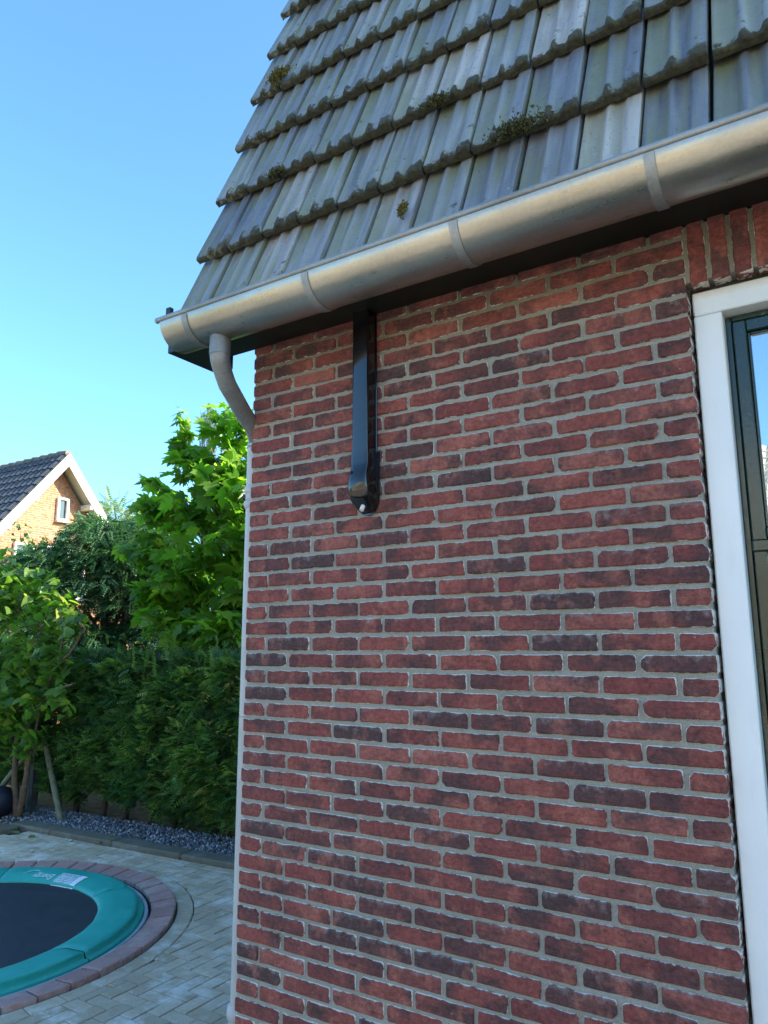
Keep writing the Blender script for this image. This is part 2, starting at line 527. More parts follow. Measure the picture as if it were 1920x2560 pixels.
def m_pad():
    g = G('teal_vinyl'); p = g.pos()
    n1 = g.noise(p, 3.0, 4.0, 0.6); n2 = g.noise(p, 16.0, 4.0, 0.6); n3 = g.noise(p, 40.0, 2.0)
    c = g.mix(g.lin(n1, 0.35, 0.7), (0.012, 0.330, 0.265), (0.020, 0.390, 0.315))
    c = g.mix(g.math('MULTIPLY', g.lin(n2, 0.5, 0.68), 0.22), c, (0.12, 0.44, 0.36))
    g.p(Base_Color=c, Roughness=g.n('MapRange', {'Value': n1, 'From Min': 0.3, 'From Max': 0.7, 'To Min': 0.34, 'To Max': 0.5}))
    g.bump(g.math('ADD', g.math('MULTIPLY', n2, 1.0), g.math('MULTIPLY', n3, 0.35)), 0.22, 0.012)
    return g.m


PAD = m_pad()
MAT = plain('navy_woven_mat', (0.014, 0.018, 0.026), 0.62, var=0.18, scale=5.0, bump=0.3, bscale=400.0)
PRINT = plain('white_print', (0.72, 0.78, 0.80), 0.5, var=0.08, scale=60.0)
PRINT_FADED = plain('faded_print', (0.30, 0.46, 0.47), 0.5, var=0.5, scale=45.0)
BARK = plain('brown_bark', (0.135, 0.085, 0.050), 0.9, var=0.35, scale=18.0, bump=0.7, bscale=50.0)
BARK_DARK = plain('dark_bark', (0.055, 0.036, 0.026), 0.92, var=0.3, scale=18.0, bump=0.7, bscale=50.0)
BARK_PALE = plain('pale_bark', (0.24, 0.21, 0.15), 0.85, var=0.3, scale=18.0, bump=0.4, bscale=50.0)
STAKE = plain('greenish_weathered_wood', (0.165, 0.170, 0.100), 0.9, var=0.3, scale=14.0, bump=0.5)
POSTM = plain('grey_weathered_wood', (0.060, 0.062, 0.055), 0.9, var=0.3, scale=14.0, bump=0.5)
BALLM = plain('navy_rubber', (0.006, 0.008, 0.022), 0.6, var=0.2)

# ================================================================== GROUND
ground = MB().box(-400, 400, -400, 400, -0.4, -0.12).build('ground', SOIL)
tag(ground, kind='structure')

TC = Vector((-3.93, 1.0, 0.0))                  # centre of the sunken trampoline
R_PIT = 1.50
pave = MB()
NSEG = 96
X0, X1, Y0, Y1 = -6.36, 12.0, -3.19, 3.24
ring_in, ring_out = [], []
for j in range(NSEG):
    a = 2*PI*j/NSEG
    dx, dy = math.cos(a), math.sin(a)
    ring_in.append((TC.x+R_PIT*dx, TC.y+R_PIT*dy, -0.016))
    tx = ((X1-TC.x)/dx if dx > 0 else (X0-TC.x)/dx) if abs(dx) > 1e-9 else 1e9
    ty = ((Y1-TC.y)/dy if dy > 0 else (Y0-TC.y)/dy) if abs(dy) > 1e-9 else 1e9
    t = min(tx, ty)
    ring_out.append((TC.x+t*dx, TC.y+t*dy, -0.016))
ring_low = [(x, y, -0.119) for x, y, z in ring_in]
pave.grid([ring_out, ring_in, ring_low], close_v=True)
pavement = pave.build('pavement', BED)
tag(pavement, kind='structure')
# corners that the radial sheet leaves open
for cx, cy in ((X0, Y1), (X1, Y1), (X0, Y0), (X1, Y0)):
    pass


def clip(poly, nx, ny, d):
    """keep the side nx*x+ny*y >= d"""
    out = []
    for i in range(len(poly)):
        a, b = poly[i], poly[(i+1) % len(poly)]
        da, db = nx*a[0]+ny*a[1]-d, nx*b[0]+ny*b[1]-d
        if da >= 0: out.append(a)
        if (da >= 0) != (db >= 0):
            t = da/(da-db)
            out.append((a[0]+(b[0]-a[0])*t, a[1]+(b[1]-a[1])*t))
    return out


def area(poly):
    return 0.5*abs(sum(poly[i][0]*poly[(i+1) % len(poly)][1]-poly[(i+1) % len(poly)][0]*poly[i][1] for i in range(len(poly))))


def slab(mb, poly, z0, z1, b=0.005, rnd=0.0, tilt=(0, 0)):
    n = len(poly)
    cx = sum(p[0] for p in poly)/n; cy = sum(p[1] for p in poly)/n
    ins = []
    for x, y in poly:
        l = math.hypot(x-cx, y-cy) + 1e-9
        k = 1-min(0.4, b*1.4/l)
        ins.append((cx+(x-cx)*k, cy+(y-cy)*k))
    zt = lambda x, y: z1 + tilt[0]*(x-cx) + tilt[1]*(y-cy)
    v = [(x, y, zt(x, y)) for x, y in ins] + [(x, y, zt(x, y)-b*0.8) for x, y in poly] + [(x, y, z0) for x, y in poly]
    f = [tuple(range(n))]
    for i in range(n):
        j = (i+1) % n
        f.append((i, n+i, n+j, j)); f.append((n+i, 2*n+i, 2*n+j, n+j))
    mb.add(v, f, edge=[0.0]*n+[1.0]*n+[1.0]*n, rnd=rnd)


# herringbone of 21 x 10.5 cm pavers
PW = 0.105
OX, OY = -1.609, 1.292
R_GREY = 1.835
WALLX = 0.0
KY = lambda x: 3.09 + 0.0545*(x+6.3)          # front line of the kerb along the hedge
cand = []
g_ = 0.0034
for i in range(-48, 24):
    for j in range(-36, 22):
        k = (i-j) % 4
        if k == 0: w, h = 2, 1
        elif k == 3: w, h = 1, 2
        else: continue
        x0, y0 = OX+i*PW, OY+j*PW
        poly = [(x0+g_, y0+g_), (x0+w*PW-g_, y0+g_), (x0+w*PW-g_, y0+h*PW-g_), (x0+g_, y0+h*PW-g_)]
        a0 = area(poly)
        cx, cy = x0+w*PW/2, y0+h*PW/2
        poly = clip(poly, 1, 0, -6.30+0.11)
        if len(poly) < 3: continue
        # keep clear of the stretcher row along the kerb
        poly = clip(poly, 0.0545, -1.0, -(3.09-0.112+0.0545*6.3))
        if len(poly) < 3: continue
        if cy > 0 - PW and cx > WALLX-0.2:
            poly = clip(poly, -1, 0, 0.005) if cy > 0 else clip(poly, 0, -1, 0.02)
            if len(poly) < 3: continue
        d = math.hypot(cx-TC.x, cy-TC.y)
        if d < R_GREY + 0.16:
            nx, ny = (cx-TC.x)/d, (cy-TC.y)/d
            poly = clip(poly, nx, ny, nx*TC.x+ny*TC.y+R_GREY+0.004)
        if len(poly) < 3 or area(poly) < 0.06*a0: continue
        cand.append((poly, area(poly) > 0.97*a0))
# stretcher row along both kerbs
x = -6.18
while x < 1.0:
    p = [(x+g_, KY(x)-0.108), (x+0.21-g_, KY(x+0.21)-0.108), (x+0.21-g_, KY(x+0.21)-0.003), (x+g_, KY(x)-0.003)]
    cand.append((p, False)); x += 0.21
y = -3.0
while y < 2.75:
    cand.append(([(-6.297, y+g_), (-6.297+0.104, y+g_), (-6.297+0.104, y+0.21-g_), (-6.297, y+0.21-g_)], False)); y += 0.21


def size_on_screen(poly):
    cx = sum(p[0] for p in poly)/len(poly); cy = sum(p[1] for p in poly)/len(poly)
    z, vis = on_screen((cx, cy, 0))
    hidden = cx > -0.10 - max(0, cy)*0.93         # behind the corner of the house
    if not vis or hidden: return 0
    return area(poly)*2.08/z**3


cand.sort(key=lambda c: -size_on_screen(c[0]))
rest = MB()
for k, (poly, whole) in enumerate(cand):
    dz = random.uniform(-0.002, 0.002)
    tl = (random.uniform(-0.012, 0.012), random.uniform(-0.012, 0.012))
    if k < 300 and size_on_screen(poly) > 0:
        cx = sum(p[0] for p in poly)/len(poly); cy = sum(p[1] for p in poly)/len(poly)
        mb = MB(); slab(mb, [(x-cx, y-cy) for x, y in poly], -0.06, dz, tilt=tl)
        mb.build('paver', PAVER, pavement, world_mat=Matrix.Translation((cx, cy, 0)))
    else:
        slab(rest, poly, -0.06, dz, rnd=random.random(), tilt=tl)
o = rest.build('paver_field', PAVER, pavement); tag(o, kind='stuff')


def ring_block(r0, r1, a0, a1, z0, z1, name, m, tilt=0.0, seg=3):
    P = [(r0, a0+(a1-a0)*i/seg) for i in range(seg+1)] + [(r1, a1-(a1-a0)*i/seg) for i in range(seg+1)]
    am = (a0+a1)/2; rm = (r0+r1)/2
    c = Vector((TC.x+rm*math.cos(am), TC.y+rm*math.sin(am), 0))
    poly = [(TC.x+r*math.cos(a)-c.x, TC.y+r*math.sin(a)-c.y) for r, a in P]
    mb = MB(); slab(mb, poly, z0, z1, b=0.007, tilt=(tilt*math.cos(am), tilt*math.sin(am)))
    return mb.build(name, m, pavement, world_mat=Matrix.Translation(c))


step = math.radians(360/51)
for k in range(51):
    a = math.radians(43.8) + k*step
    ring_block(1.708, 1.831, a+0.0012, a+step-0.0012, -0.06, random.uniform(-0.002, 0.001), 'ring_paver', PAVER)
    a = math.radians(39.8) + k*step
    gap = random.uniform(0.0035, 0.0075)
    o = ring_block(1.505, 1.694+random.uniform(-0.004, 0.004), a+gap, a+step-gap, -0.07, 0.024+random.uniform(-0.004, 0.004), 'rim_paver', PAVER_RED, tilt=0.10)

# kerb stones: along the hedge and along the left side
x = -6.52
for L in (0.70, 1.0, 1.0, 1.0, 1.0, 1.0, 1.0):
    ang = math.atan(0.0545)
    mb = MB(); mb.bbox(0.003, L-0.003, 0, 0.205, -0.10, 0.052, b=0.016)
    mb.a = {'rnd': [0.0]*len(mb.v)}
    mb.build('kerb_stone', KERB, pavement, world_mat=Matrix.Translation((x, KY(x), 0)) @ Matrix.Rotation(ang, 4, 'Z'))
    x += L*math.cos(ang)
y = 3.06
for L in (1.0, 1.0, 1.0, 1.0):
    mb = MB(); mb.bbox(-0.205, 0, -L+0.003, -0.003, -0.10, 0.050, b=0.016)
    mb.build('kerb_stone', KERB, pavement, world_mat=Matrix.Translation((-6.305, y, 0)))
    y -= L

street = MB().box(-30, 40, -60, -3.2, -0.11, -0.004).build('street_paving', plain('pale_street_paving', (0.24, 0.22, 0.19), 0.9, var=0.12, scale=2.0))
tag(street, kind='structure')
# planting bed, gravel
bed = MB().add([(-60, 3.30, 0.012), (-6.5, 3.30, 0.012), (12, 4.2, 0.012), (12, 90, 0.012), (-60, 90, 0.012)], [(0, 1, 2, 3, 4)])
bed.add([(-60, -3.19, 0.010), (-6.45, -3.19, 0.010), (-6.45, 3.295, 0.010), (-60, 3.295, 0.010)], [(0, 1, 2, 3)])
bed = bed.build('planting_bed', SOIL); tag(bed, kind='structure')
far = MB().box(-60, -9.6, -40, 90, 0.012, 0.03).build('grass_field', LAWN); tag(far, kind='structure')

ng = 9000
gx = RNG.uniform(-8.6, -2.3, ng); u = RNG.random(ng)
gy = 3.09 + 0.0545*(gx+6.3) + 0.20 + u*0.62
left = RNG.random(ng) < 0.16
gx = np.where(left, RNG.uniform(-8.6, -6.52, ng), gx); gy = np.where(left, RNG.uniform(2.0, 3.5, ng), gy)
ok = ~((gx > -6.52) & (gy < 3.09+0.0545*(gx+6.3)+0.2))
gx, gy = gx[ok], gy[ok]; ng = len(gx)
octv = np.array([(1, 0, 0), (-1, 0, 0), (0, 1, 0), (0, -1, 0), (0, 0, .6), (0, 0, -.6)])
octf = np.array([(0, 2, 4), (2, 1, 4), (1, 3, 4), (3, 0, 4), (2, 0, 5), (1, 2, 5), (3, 1, 5), (0, 3, 5)])
Rg = frames(RNG.normal(size=(ng, 3)), RNG.normal(size=(ng, 3)))
V, F = scatter(octv, octf, Rg, np.stack([gx, gy, 0.02+RNG.random(ng)*0.022], 1), RNG.uniform(0.007, 0.019, ng))
rr = np.repeat(RNG.random(ng), 6)
o = bpy.data.objects.new('gravel', mesh_np('gravel', V, F, GRAVEL, {'rnd': rr})); link(o)
tag(o, 'blue grey slate gravel strip between the kerb and the hedge', 'gravel', kind='stuff')

# ================================================================== BRICK HOUSE
house = thing('brick_house', (0, 0, 0), 'red brick house wall with steep tiled roof and dark green door', 'house')
COURSE = 0.0625
Z_H0 = 2.08 + 1.1337                            # centre height of one header course
BW = 1.752                                      # right end of the brickwork, at the door
ZT = 3.344                                      # underside of the eave box
DOOR_R = 3.74

wall = MB()
wall.box(0.006, BW-0.004, 0.003, 11.9, -0.05, ZT-0.002)
wall.box(BW-0.004, DOOR_R+0.004, 0.003, 11.9, 3.158, ZT-0.002)
wall.box(BW-0.004, DOOR_R+0.004, 0.16, 11.9, -0.05, 3.158)
wall.box(DOOR_R+0.004, 9.0, 0.003, 11.9, -0.05, ZT-0.002)
wall_o = wall.build('wall', MORTAR, house)


def brick_mesh(L, H, depth, seed, ret=0.0):
    """one hand-moulded brick, lower left corner at the origin, face towards -y"""
    rg = random.Random(seed)
    rough = rg.choice((0.25, 0.35, 0.45, 0.5, 0.6, 0.8, 1.1))
    j = lambda s: rg.uniform(-s, s)*rough
    cr = [rg.choice((0.0025, 0.003, 0.003, 0.004, 0.004, 0.005, 0.006, 0.008, 0.014)) for _ in range(4)]
    nt = max(3, int(L/0.032))
    ph = rg.uniform(0, 6.28); am = rg.uniform(0.0, 0.0022)*rough
    bow = lambda x: 0.5*am*math.sin(x/L*PI*rg.choice((1, 2))+ph)
    P = []
    e0, e1 = j(0.0016), j(0.0016)
    P.append((e0+abs(j(0.0012)), cr[0]))            # left side going up is the last edge; start bottom-left
    P.append((cr[0], j(0.001)))
    for k in range(1, nt): P.append((L*k/nt+j(0.006), bow(L*k/nt)+j(0.0009)))
    P.append((L-cr[1], j(0.001))); P.append((L+e1-abs(j(0.0012)), cr[1]))
    P.append((L+e1+j(0.001), H*0.5+j(0.004)))
    P.append((L+e1-abs(j(0.0012)), H-cr[2])); P.append((L-cr[2], H+j(0.001)))
    for k in range(nt-1, 0, -1):
        d = j(0.0012) + bow(L*k/nt)*1.2
        if rg.random() < 0.06: d -= rg.uniform(0.002, 0.006)
        P.append((L*k/nt+j(0.006), H+d))
    P.append((cr[3], H+j(0.001))); P.append((e0+abs(j(0.0012)), H-cr[3]))
    P.append((e0+j(0.001), H*0.5+j(0.004)))
    n = len(P)
    yf = -0.0045+rg.uniform(-0.0020, 0.0016)
    cx, cz = L/2, H/2
    ins = []
    for x, z in P:
        ix = 0.0042*(1 if x < cx else -1)*min(1, abs(x-cx)/(L*0.5)*1.0)**4
        iz = 0.0038*(1 if z < cz else -1)*min(1, abs(z-cz)/(H*0.5))
        ins.append((x+ix, z+iz))
    v = [(x, yf+rg.uniform(-0.0008, 0.0008), z) for x, z in ins] + [(x, yf+0.0040, z) for x, z in P] + [(x, depth, z) for x, z in P]
    top = [min(1.0, max(0.0, z/H))**2*0.75 for x, z in ins] + [1.0 if z > H*0.7 else 0.0 for x, z in P]*2
    edge = [0.0]*n + [1.0]*n + [1.0]*n
    f = [tuple(range(n))]
    for i in range(n):
        k = (i+1) % n
        f.append((i, n+i, n+k, k)); f.append((n+i, 2*n+i, 2*n+k, n+k))
    return v, f, edge, top


LIB = {}


def brick_data(L, corner, var):
    key = (round(L, 4), corner, var)
    if key not in LIB:
        LIB[key] = brick_mesh(L, 0.0498, 0.105 if corner else 0.02, hash(key) % 100000)
    return LIB[key]


MESH = {}


def brick_me(L, corner, var):
    key = (round(L, 4), corner, var)
    if key not in MESH:
        v, f, e, t = brick_data(L, corner, var)
        mb = MB(); mb.add(v, f, edge=e, top=t)
        MESH[key] = mb.mesh('brick', BRICK)
    return MESH[key]


specs = []                                       # (x, z, length, is corner)
for k in range(-2, 53):
    zc = Z_H0 - k*COURSE
    z = zc - 0.0249
    if z < -0.03: continue
    if k % 2 == 0:
        xs = [0.0] + [0.11+0.22*n+0.0066 for n in range(0, 7)] + [1.6566]
        Ls = [0.1034] + [0.2068]*7 + [BW-1.6566]
    else:
        xs = [0.0] + [0.22*n+0.0066 for n in range(1, 8)]
        Ls = [0.2134] + [0.2068]*6 + [BW-1.5466]
    for q, (x, L) in enumerate(zip(xs, Ls)):
        specs.append((x, z, L, q == 0 or q == len(xs)-1))


def seen_size(s):
    x, z, L, c = s
    zz, vis = on_screen((x+L/2, 0, z+0.025))
    if not vis: return 0
    d = (Vector((x+L/2, 0, z+0.025))-CAM).length
    return L*abs(CAM.y)/d**3


specs.sort(key=lambda s: -seen_size(s))
rest = MB()
for n, (x, z, L, corner) in enumerate(specs):
    var = random.randrange(22 if L > 0.15 else 14)
    jx, jz, rot = random.uniform(-0.0025, 0.0025), random.uniform(-0.0016, 0.0016), random.uniform(-0.006, 0.006)
    if corner: jx = random.uniform(-0.003, 0.003) if x < 0.1 else random.uniform(-0.002, 0.001)
    m = Matrix.Translation((x+jx, random.uniform(-0.0015, 0.0015), z+jz)) @ Matrix.Rotation(rot, 4, 'Y')
    if n < 300:
        o = bpy.data.objects.new('brick', brick_me(L, corner, var))
        place(o, house, m)
    else:
        v, f, e, t = brick_data(L, corner, var)
        rest.add([m @ Vector(p) for p in v], f, edge=e, top=t, rnd=random.random())
# brickwork right of the door and round the gable corner
for k in range(-2, 53):
    z = Z_H0 - k*COURSE - 0.0249
    if z < -0.03: continue
    off = 0.0 if k % 2 == 0 else 0.11
    for q in range(24):
        v, f, e, t = brick_data(0.2068, False, random.randrange(22))
        m = Matrix.Translation((DOOR_R+0.008+off+0.22*q, 0, z))
        if DOOR_R+off+0.22*q < 8.7: rest.add([m @ Vector(p) for p in v], f, edge=e, top=t, rnd=random.random())
    for q in range(10):
        v, f, e, t = brick_data(0.2068, False, random.randrange(22))
        m = Matrix.Translation((0.003, 0.325-off+0.22*q, z)) @ Matrix.Rotation(-PI/2, 4, 'Z')
        rest.add([m @ Vector(p) for p in v], f, edge=e, top=t, rnd=random.random())
o = rest.build('brickwork', BRICK, house); tag(o, kind='stuff')

# upright bricks over the door
v0 = {}
rest = MB()
for q in range(32):
    x = 1.764 + 0.0610*q
    key = q % 7
    if key not in v0:
        v, f, e, t = brick_mesh(0.212, 0.0475, 0.10, 900+key)
        v = [(b, y, a) for a, y, b in v]          # stand it on end
        mb = MB(); mb.add(v, f, edge=e, top=[0.0]*len(v)); v0[key] = (mb.mesh('lintel_brick', BRICK), v, f, e)
    m = Matrix.Translation((x+random.uniform(-0.001, 0.001), random.uniform(-0.002, 0.001), 3.149+random.uniform(-0.002, 0.002)))
    if q < 6:
        place(bpy.data.objects.new('lintel_brick', v0[key][0]), house, m)
    else:
        rest.add([m @ Vector(p) for p in v0[key][1]], v0[key][2], edge=v0[key][3], rnd=random.random())
o = rest.build('lintel_brickwork', BRICK, house); tag(o, kind='stuff')

# ---- white door frame and door
fr = MB()
fr.bbox(1.760, 1.838, 0.030, 0.150, -0.02, 3.058, b=0.004)
fr.build('door_frame', FRAME, house, smooth=30)
fr = MB(); fr.bbox(1.760, 3.735, 0.0301, 0.150, 3.0595, 3.133, b=0.004)
fr.build('door_frame', FRAME, house, smooth=30)
fr = MB(); fr.bbox(3.657, 3.735, 0.030, 0.150, -0.02, 3.058, b=0.004)
fr.build('door_frame', FRAME, house, smooth=30)
lin = MB().box(1.757, 3.738, 0.045, 0.14, 3.1345, 3.1475).build('frame_seal', FASCIA, house)


def door_leaf(xa, xb, hinge):
    d = MB()
    zt, zb = 3.035, 0.02
    s = 0.036
    # stiles, rails (butted)
    d.bbox(xa, xa+s, 0.080, 0.135, zb, zt, b=0.003); d.bbox(xb-s, xb, 0.080, 0.135, zb, zt, b=0.003)
    d.bbox(xa+s+0.0005, xb-s-0.0005, 0.0805, 0.135, zt-0.036, zt, b=0.003)
    d.bbox(xa+s+0.0005, xb-s-0.0005, 0.0805, 0.135, 2.376, 2.409, b=0.004)
    dr = d.build('door', GREEN, house, smooth=30)
    w = MB(); w.bbox(xa-0.002, xb, 0.072, 0.135, 2.338, 2.3745, b=0.005); w.build('door_rail', GREEN, dr, smooth=30)
    b = MB()
    x0, x1, z0, z1 = xa+s+0.001, xb-s-0.001, 2.4100, zt-0.037
    b.bbox(x0, x0+0.008, 0.092, 0.11, z0, z1, b=0.002); b.bbox(x1-0.008, x1, 0.092, 0.11, z0, z1, b=0.002)
    b.bbox(x0+0.0085, x1-0.0085, 0.0922, 0.11, z1-0.008, z1, b=0.002); b.bbox(x0+0.0085, x1-0.0085, 0.0922, 0.11, z0, z0+0.008, b=0.002)
    b.build('glazing_bead', GREEN, dr, smooth=30)
    MB().box(x0+0.002, x1-0.002, 0.103, 0.108, z0+0.002, z1-0.002).build('pane', GLASS, dr)
    x = xa+s+0.001
    while x < xb-s-0.02:
        xe = min(x+0.094, xb-s-0.001)
        p = MB(); p.bbox(x+0.001, xe-0.001, 0.094, 0.118, zb+0.05, 2.372, b=0.003); p.build('door_plank', GREEN, dr)
        x += 0.095
    return dr


st = MB()
st.bbox(1.8385, 1.856, 0.086, 0.14, 0.0, 3.0575, b=0.003); st.bbox(3.639, 3.6565, 0.086, 0.14, 0.0, 3.0575, b=0.003)
st.bbox(1.8565, 3.6385, 0.0862, 0.14, 3.038, 3.0578, b=0.003)
st.build('door_stop', GREEN, house, smooth=30)
door_leaf(1.858, 2.745, 1)
door_leaf(2.750, 3.637, -1)

# ---- eave box, verge
eb = MB()
eb.bbox(-0.347, 9.0, -0.181, -0.160, ZT, 3.495, b=0.003)
eb.bbox(-0.346, -0.318, -0.205, -0.1815, 3.40, 3.548, b=0.003)
eb.box(-0.345, 9.0, -0.1595, -0.002, ZT+0.001, ZT+0.018)
eb.box(-0.345, -0.240, -0.001, 0.112, ZT+0.0012, ZT+0.018)
eb.box(-0.347, -0.330, -0.1595, 0.112, ZT+0.0185, 3.46)
eb.box(-0.257, -0.240, -0.1595, 0.112, ZT+0.0185, 3.46)
eb.build('eave_box', FASCIA, house, smooth=30)

# ---- roof
TH = math.radians(73.0)
CT, ST = math.cos(TH), math.sin(TH)
TW = 0.1975
GAUGE = 0.36
Y2, Z2 = -0.12, 3.81                             # lower edge of the second row
XV = -0.302


def slope(s, h):                                  # s up the slope from the lower edge of row 2, h outwards
    return (Y2 + s*CT - h*ST, Z2 + s*ST + h*CT)


rb = MB()
prof = [slope(-0.30, -0.150), slope(2.30, -0.150), (6.0, 6.45), (11.4, 5.6), (12.1, 3.5), (12.1, 3.38), (0.02, 3.38), (0.02, 3.62)]
for xa, xb in ((0.012, 9.2),):
    n = len(prof)
    v = [(xa, y, z) for y, z in prof] + [(xb, y, z) for y, z in prof]
    rb.add(v, [tuple(range(n)), tuple(range(2*n-1, n-1, -1))] + [(i, (i+1) % n, n+(i+1) % n, n+i) for i in range(n)])
pb = [slope(-0.20, -0.105), slope(2.28, -0.105), slope(2.28, -0.20), slope(-0.26, -0.20)]
for xa, xb in ((-0.285, -0.262),):
    v = [(xa, y, z) for y, z in pb] + [(xb, y, z) for y, z in pb]
    rb.add(v, [(0, 1, 2, 3), (7, 6, 5, 4), (0, 4, 5, 1), (1, 5, 6, 2), (2, 6, 7, 3), (3, 7, 4, 0)])
v = []
pb = [slope(-0.20, -0.118), slope(2.28, -0.118), slope(2.28, -0.145), slope(-0.20, -0.145)]
for xx in (-0.2615, 9.2): v += [(xx, y, z) for y, z in pb]
rb.add(v, [(0, 1, 2, 3), (7, 6, 5, 4), (0, 4, 5, 1), (1, 5, 6, 2), (2, 6, 7, 3), (3, 7, 4, 0)])
roof = rb.build('roof', FASCIA, house)

PROF = [(0.022, -0.9), (0.024, 0.22), (0.045, 0.32), (0.09, 0.16), (0.16, 0.03), (0.24, 0.0), (0.32, 0.06), (0.37, 0.30), (0.405, 0.74), (0.44, 0.95), (0.475, 0.95), (0.51, 0.66),
        (0.55, 0.36), (0.60, 0.24), (0.65, 0.24), (0.695, 0.42), (0.73, 0.80), (0.765, 0.97), (0.86, 1.0), (0.950, 0.98), (0.970, 0.85), (0.974, -0.9)]


def tile_mesh(length, seed):
    """one interlocking tile in slope space: x along the eave, y up the slope, z outwards"""
    rg = random.Random(seed)
    mb = MB()
    A = 0.0195
    rows = []
    ss = [0.0, 0.004, 0.014, 0.03, 0.065, length*0.5, length]
    dz = [-0.012, -0.0045, -0.0012, 0.0, 0.0, 0.0, 0.0]
    ed, va = [], []
    for s, d in zip(ss, dz):
        t = -0.055*s/0.42
        row = []
        for u, h in PROF:
            wob = rg.uniform(-0.0012, 0.0012) if s < 0.05 else 0
            row.append((u*TW, s + (wob*2 + (0.004*(1-h) if s < 0.02 else 0)), (h-1)*A + t + d + wob))
            ed.append(1.0 if s < 0.003 else 0.80 if s < 0.01 else (0.40 if s < 0.02 else 0.24) + 0.36*max(0, h) if s < 0.035 else 0.20*max(0, h) if s < 0.08 else 0.0)
            va.append(1-h)
        rows.append(row)
    # thick lower lip, straight underneath
    lip = [(u*TW, 0.003, -0.046) for u, h in PROF]
    rows.insert(0, lip); ed = [1.0]*len(PROF)+ed; va = [0.0]*len(PROF)+va
    mb.grid(rows, edge=ed, valley=va)
    n = len(PROF)
    # left flank
    fl = [rows[1][0], rows[-1][0], (0, length, -0.10), (0, 0.003, -0.046)]
    mb.add(fl, [(0, 1, 2, 3)], edge=[0.5, 0, 0, 1], valley=0)
    return mb


TM = [tile_mesh(0.46, 40+k).mesh('roof_tile', TILE, smooth=50) for k in range(7)]
TM1 = [tile_mesh(0.50, 70+k).mesh('roof_tile', TILE, smooth=50) for k in range(3)]
basis = Matrix(((1, 0, 0, 0), (0, CT, -ST, 0), (0, ST, CT, 0), (0, 0, 0, 1)))
farb = MB()
for row in range(0, 8):
    s0 = (row-1)*GAUGE if row else -0.40
    ncol = 14 if row < 6 else 12
    for c in range(44):
        jit = random.uniform(-0.004, 0.004)
        y, z = slope(s0+jit, random.uniform(-0.003, 0.003))
        x = XV + 0.010 + c*TW + random.uniform(-0.0025, 0.0025) + (0.004 if row % 2 else 0)
        m = Matrix.Translation((x, y, z)) @ basis @ Matrix.Rotation(random.uniform(-0.008, 0.008), 4, 'Z') @ Matrix.Rotation(random.uniform(-0.012, 0.012), 4, 'X')
        me = random.choice(TM1 if row == 0 else TM)
        if c < ncol:
            place(bpy.data.objects.new('roof_tile', me), roof, m)
        else:
            vs_ = [m @ v.co for v in me.vertices]
            n0 = len(farb.v)
            farb.add(vs_, [tuple(p.vertices) for p in me.polygons], rnd=random.random())
o = farb.build('tile_field', TILE, roof); tag(o, kind='stuff')

# moss cushions on the tiles
MOSS = plain('yellow_green_moss', (0.115, 0.100, 0.022), 0.95, var=0.6, scale=60.0)
MOSSD = plain('dark_moss', (0.060, 0.062, 0.020), 0.95, var=0.6, scale=60.0)
mv = np.array([(-.5, 0, 0), (.5, 0, 0), (0, 0, 1.0)]); mf = np.array([(0, 1, 2)])


def moss(x, s, h, rx, rs, n, m):
    T = np.zeros((n, 3)); a = RNG.normal(size=(n, 2))*0.5
    for i in range(n):
        y, z = slope(s+a[i, 1]*rs, h+abs(RNG.normal())*rx*0.25)
        T[i] = (x+a[i, 0]*rx, y, z)
    out = np.array([0, -ST, CT])+RNG.normal(size=(n, 3))*0.6
    R = frames(RNG.normal(size=(n, 3)), out)
    V, F = scatter(mv, mf, R, T, RNG.uniform(0.006, 0.014, n))
    o = bpy.data.objects.new('moss', mesh_np('moss', V, F, m)); place(o, roof); tag(o, kind='stuff')


moss(-0.085, 3*GAUGE+0.055, -0.006, 0.055, 0.035, 1400, MOSS)
moss(0.02, 5*GAUGE+0.05, 0.0, 0.10, 0.07, 3200, MOSS)
moss(0.11, 1.02*GAUGE-0.01, -0.012, 0.04, 0.012, 500, MOSSD)
moss(0.92, 1*GAUGE-0.01, -0.012, 0.05, 0.02, 700, MOSSD)
moss(1.28, -0.01, -0.012, 0.09, 0.02, 800, MOSSD)
moss(0.86, -0.20, -0.004, 0.015, 0.03, 400, MOSS)
moss(0.16, 5*GAUGE+0.0, -0.004, 0.03, 0.02, 500, MOSSD)

# ================================================================== GUTTER
gutter = thing('gutter', (-0.15, -0.293, 3.264), 'zinc half round gutter under the roof tiles', 'gutter')
GY, GZ, GR = -0.293, 3.366, 0.1017
GX0, GX1 = -0.150, 9.0
gb = MB()
na = 26
rows_o, rows_i = [], []
xs = [GX0, 0.3, 0.9, 1.5, 2.1, 3.0, 5.0, GX1]
for k in range(na+1):
    a = PI + PI*k/na
    wob = 0
    rows_o.append([(x, GY+GR*math.cos(a), GZ+GR*math.sin(a)) for x in xs])
    rows_i.append([(x, GY+(GR-0.0025)*math.cos(a), GZ+(GR-0.0025)*math.sin(a)) for x in xs])
gb.grid(rows_o); gb.grid(rows_i)
gb.build('trough', ZINC, gutter, smooth=True)
ec = MB()
pts = [(GX0, GY+GR*math.cos(PI+PI*k/na), GZ+GR*math.sin(PI+PI*k/na)) for k in range(na+1)]
ec.add(pts + [(x+0.003, y, z) for x, y, z in pts], [tuple(range(na+1)), tuple(range(2*na+1, na, -1))])
ec.build('end_cap', ZINC, gutter)
MB().tube([(-0.176, GY-GR+0.004, GZ+0.004), (-0.172, GY-GR+0.004, GZ+0.004), (GX1, GY-GR+0.004, GZ+0.004)], [0.006, 0.0115, 0.0115], 14).build('bead', ZINC_OLD, gutter, smooth=40)
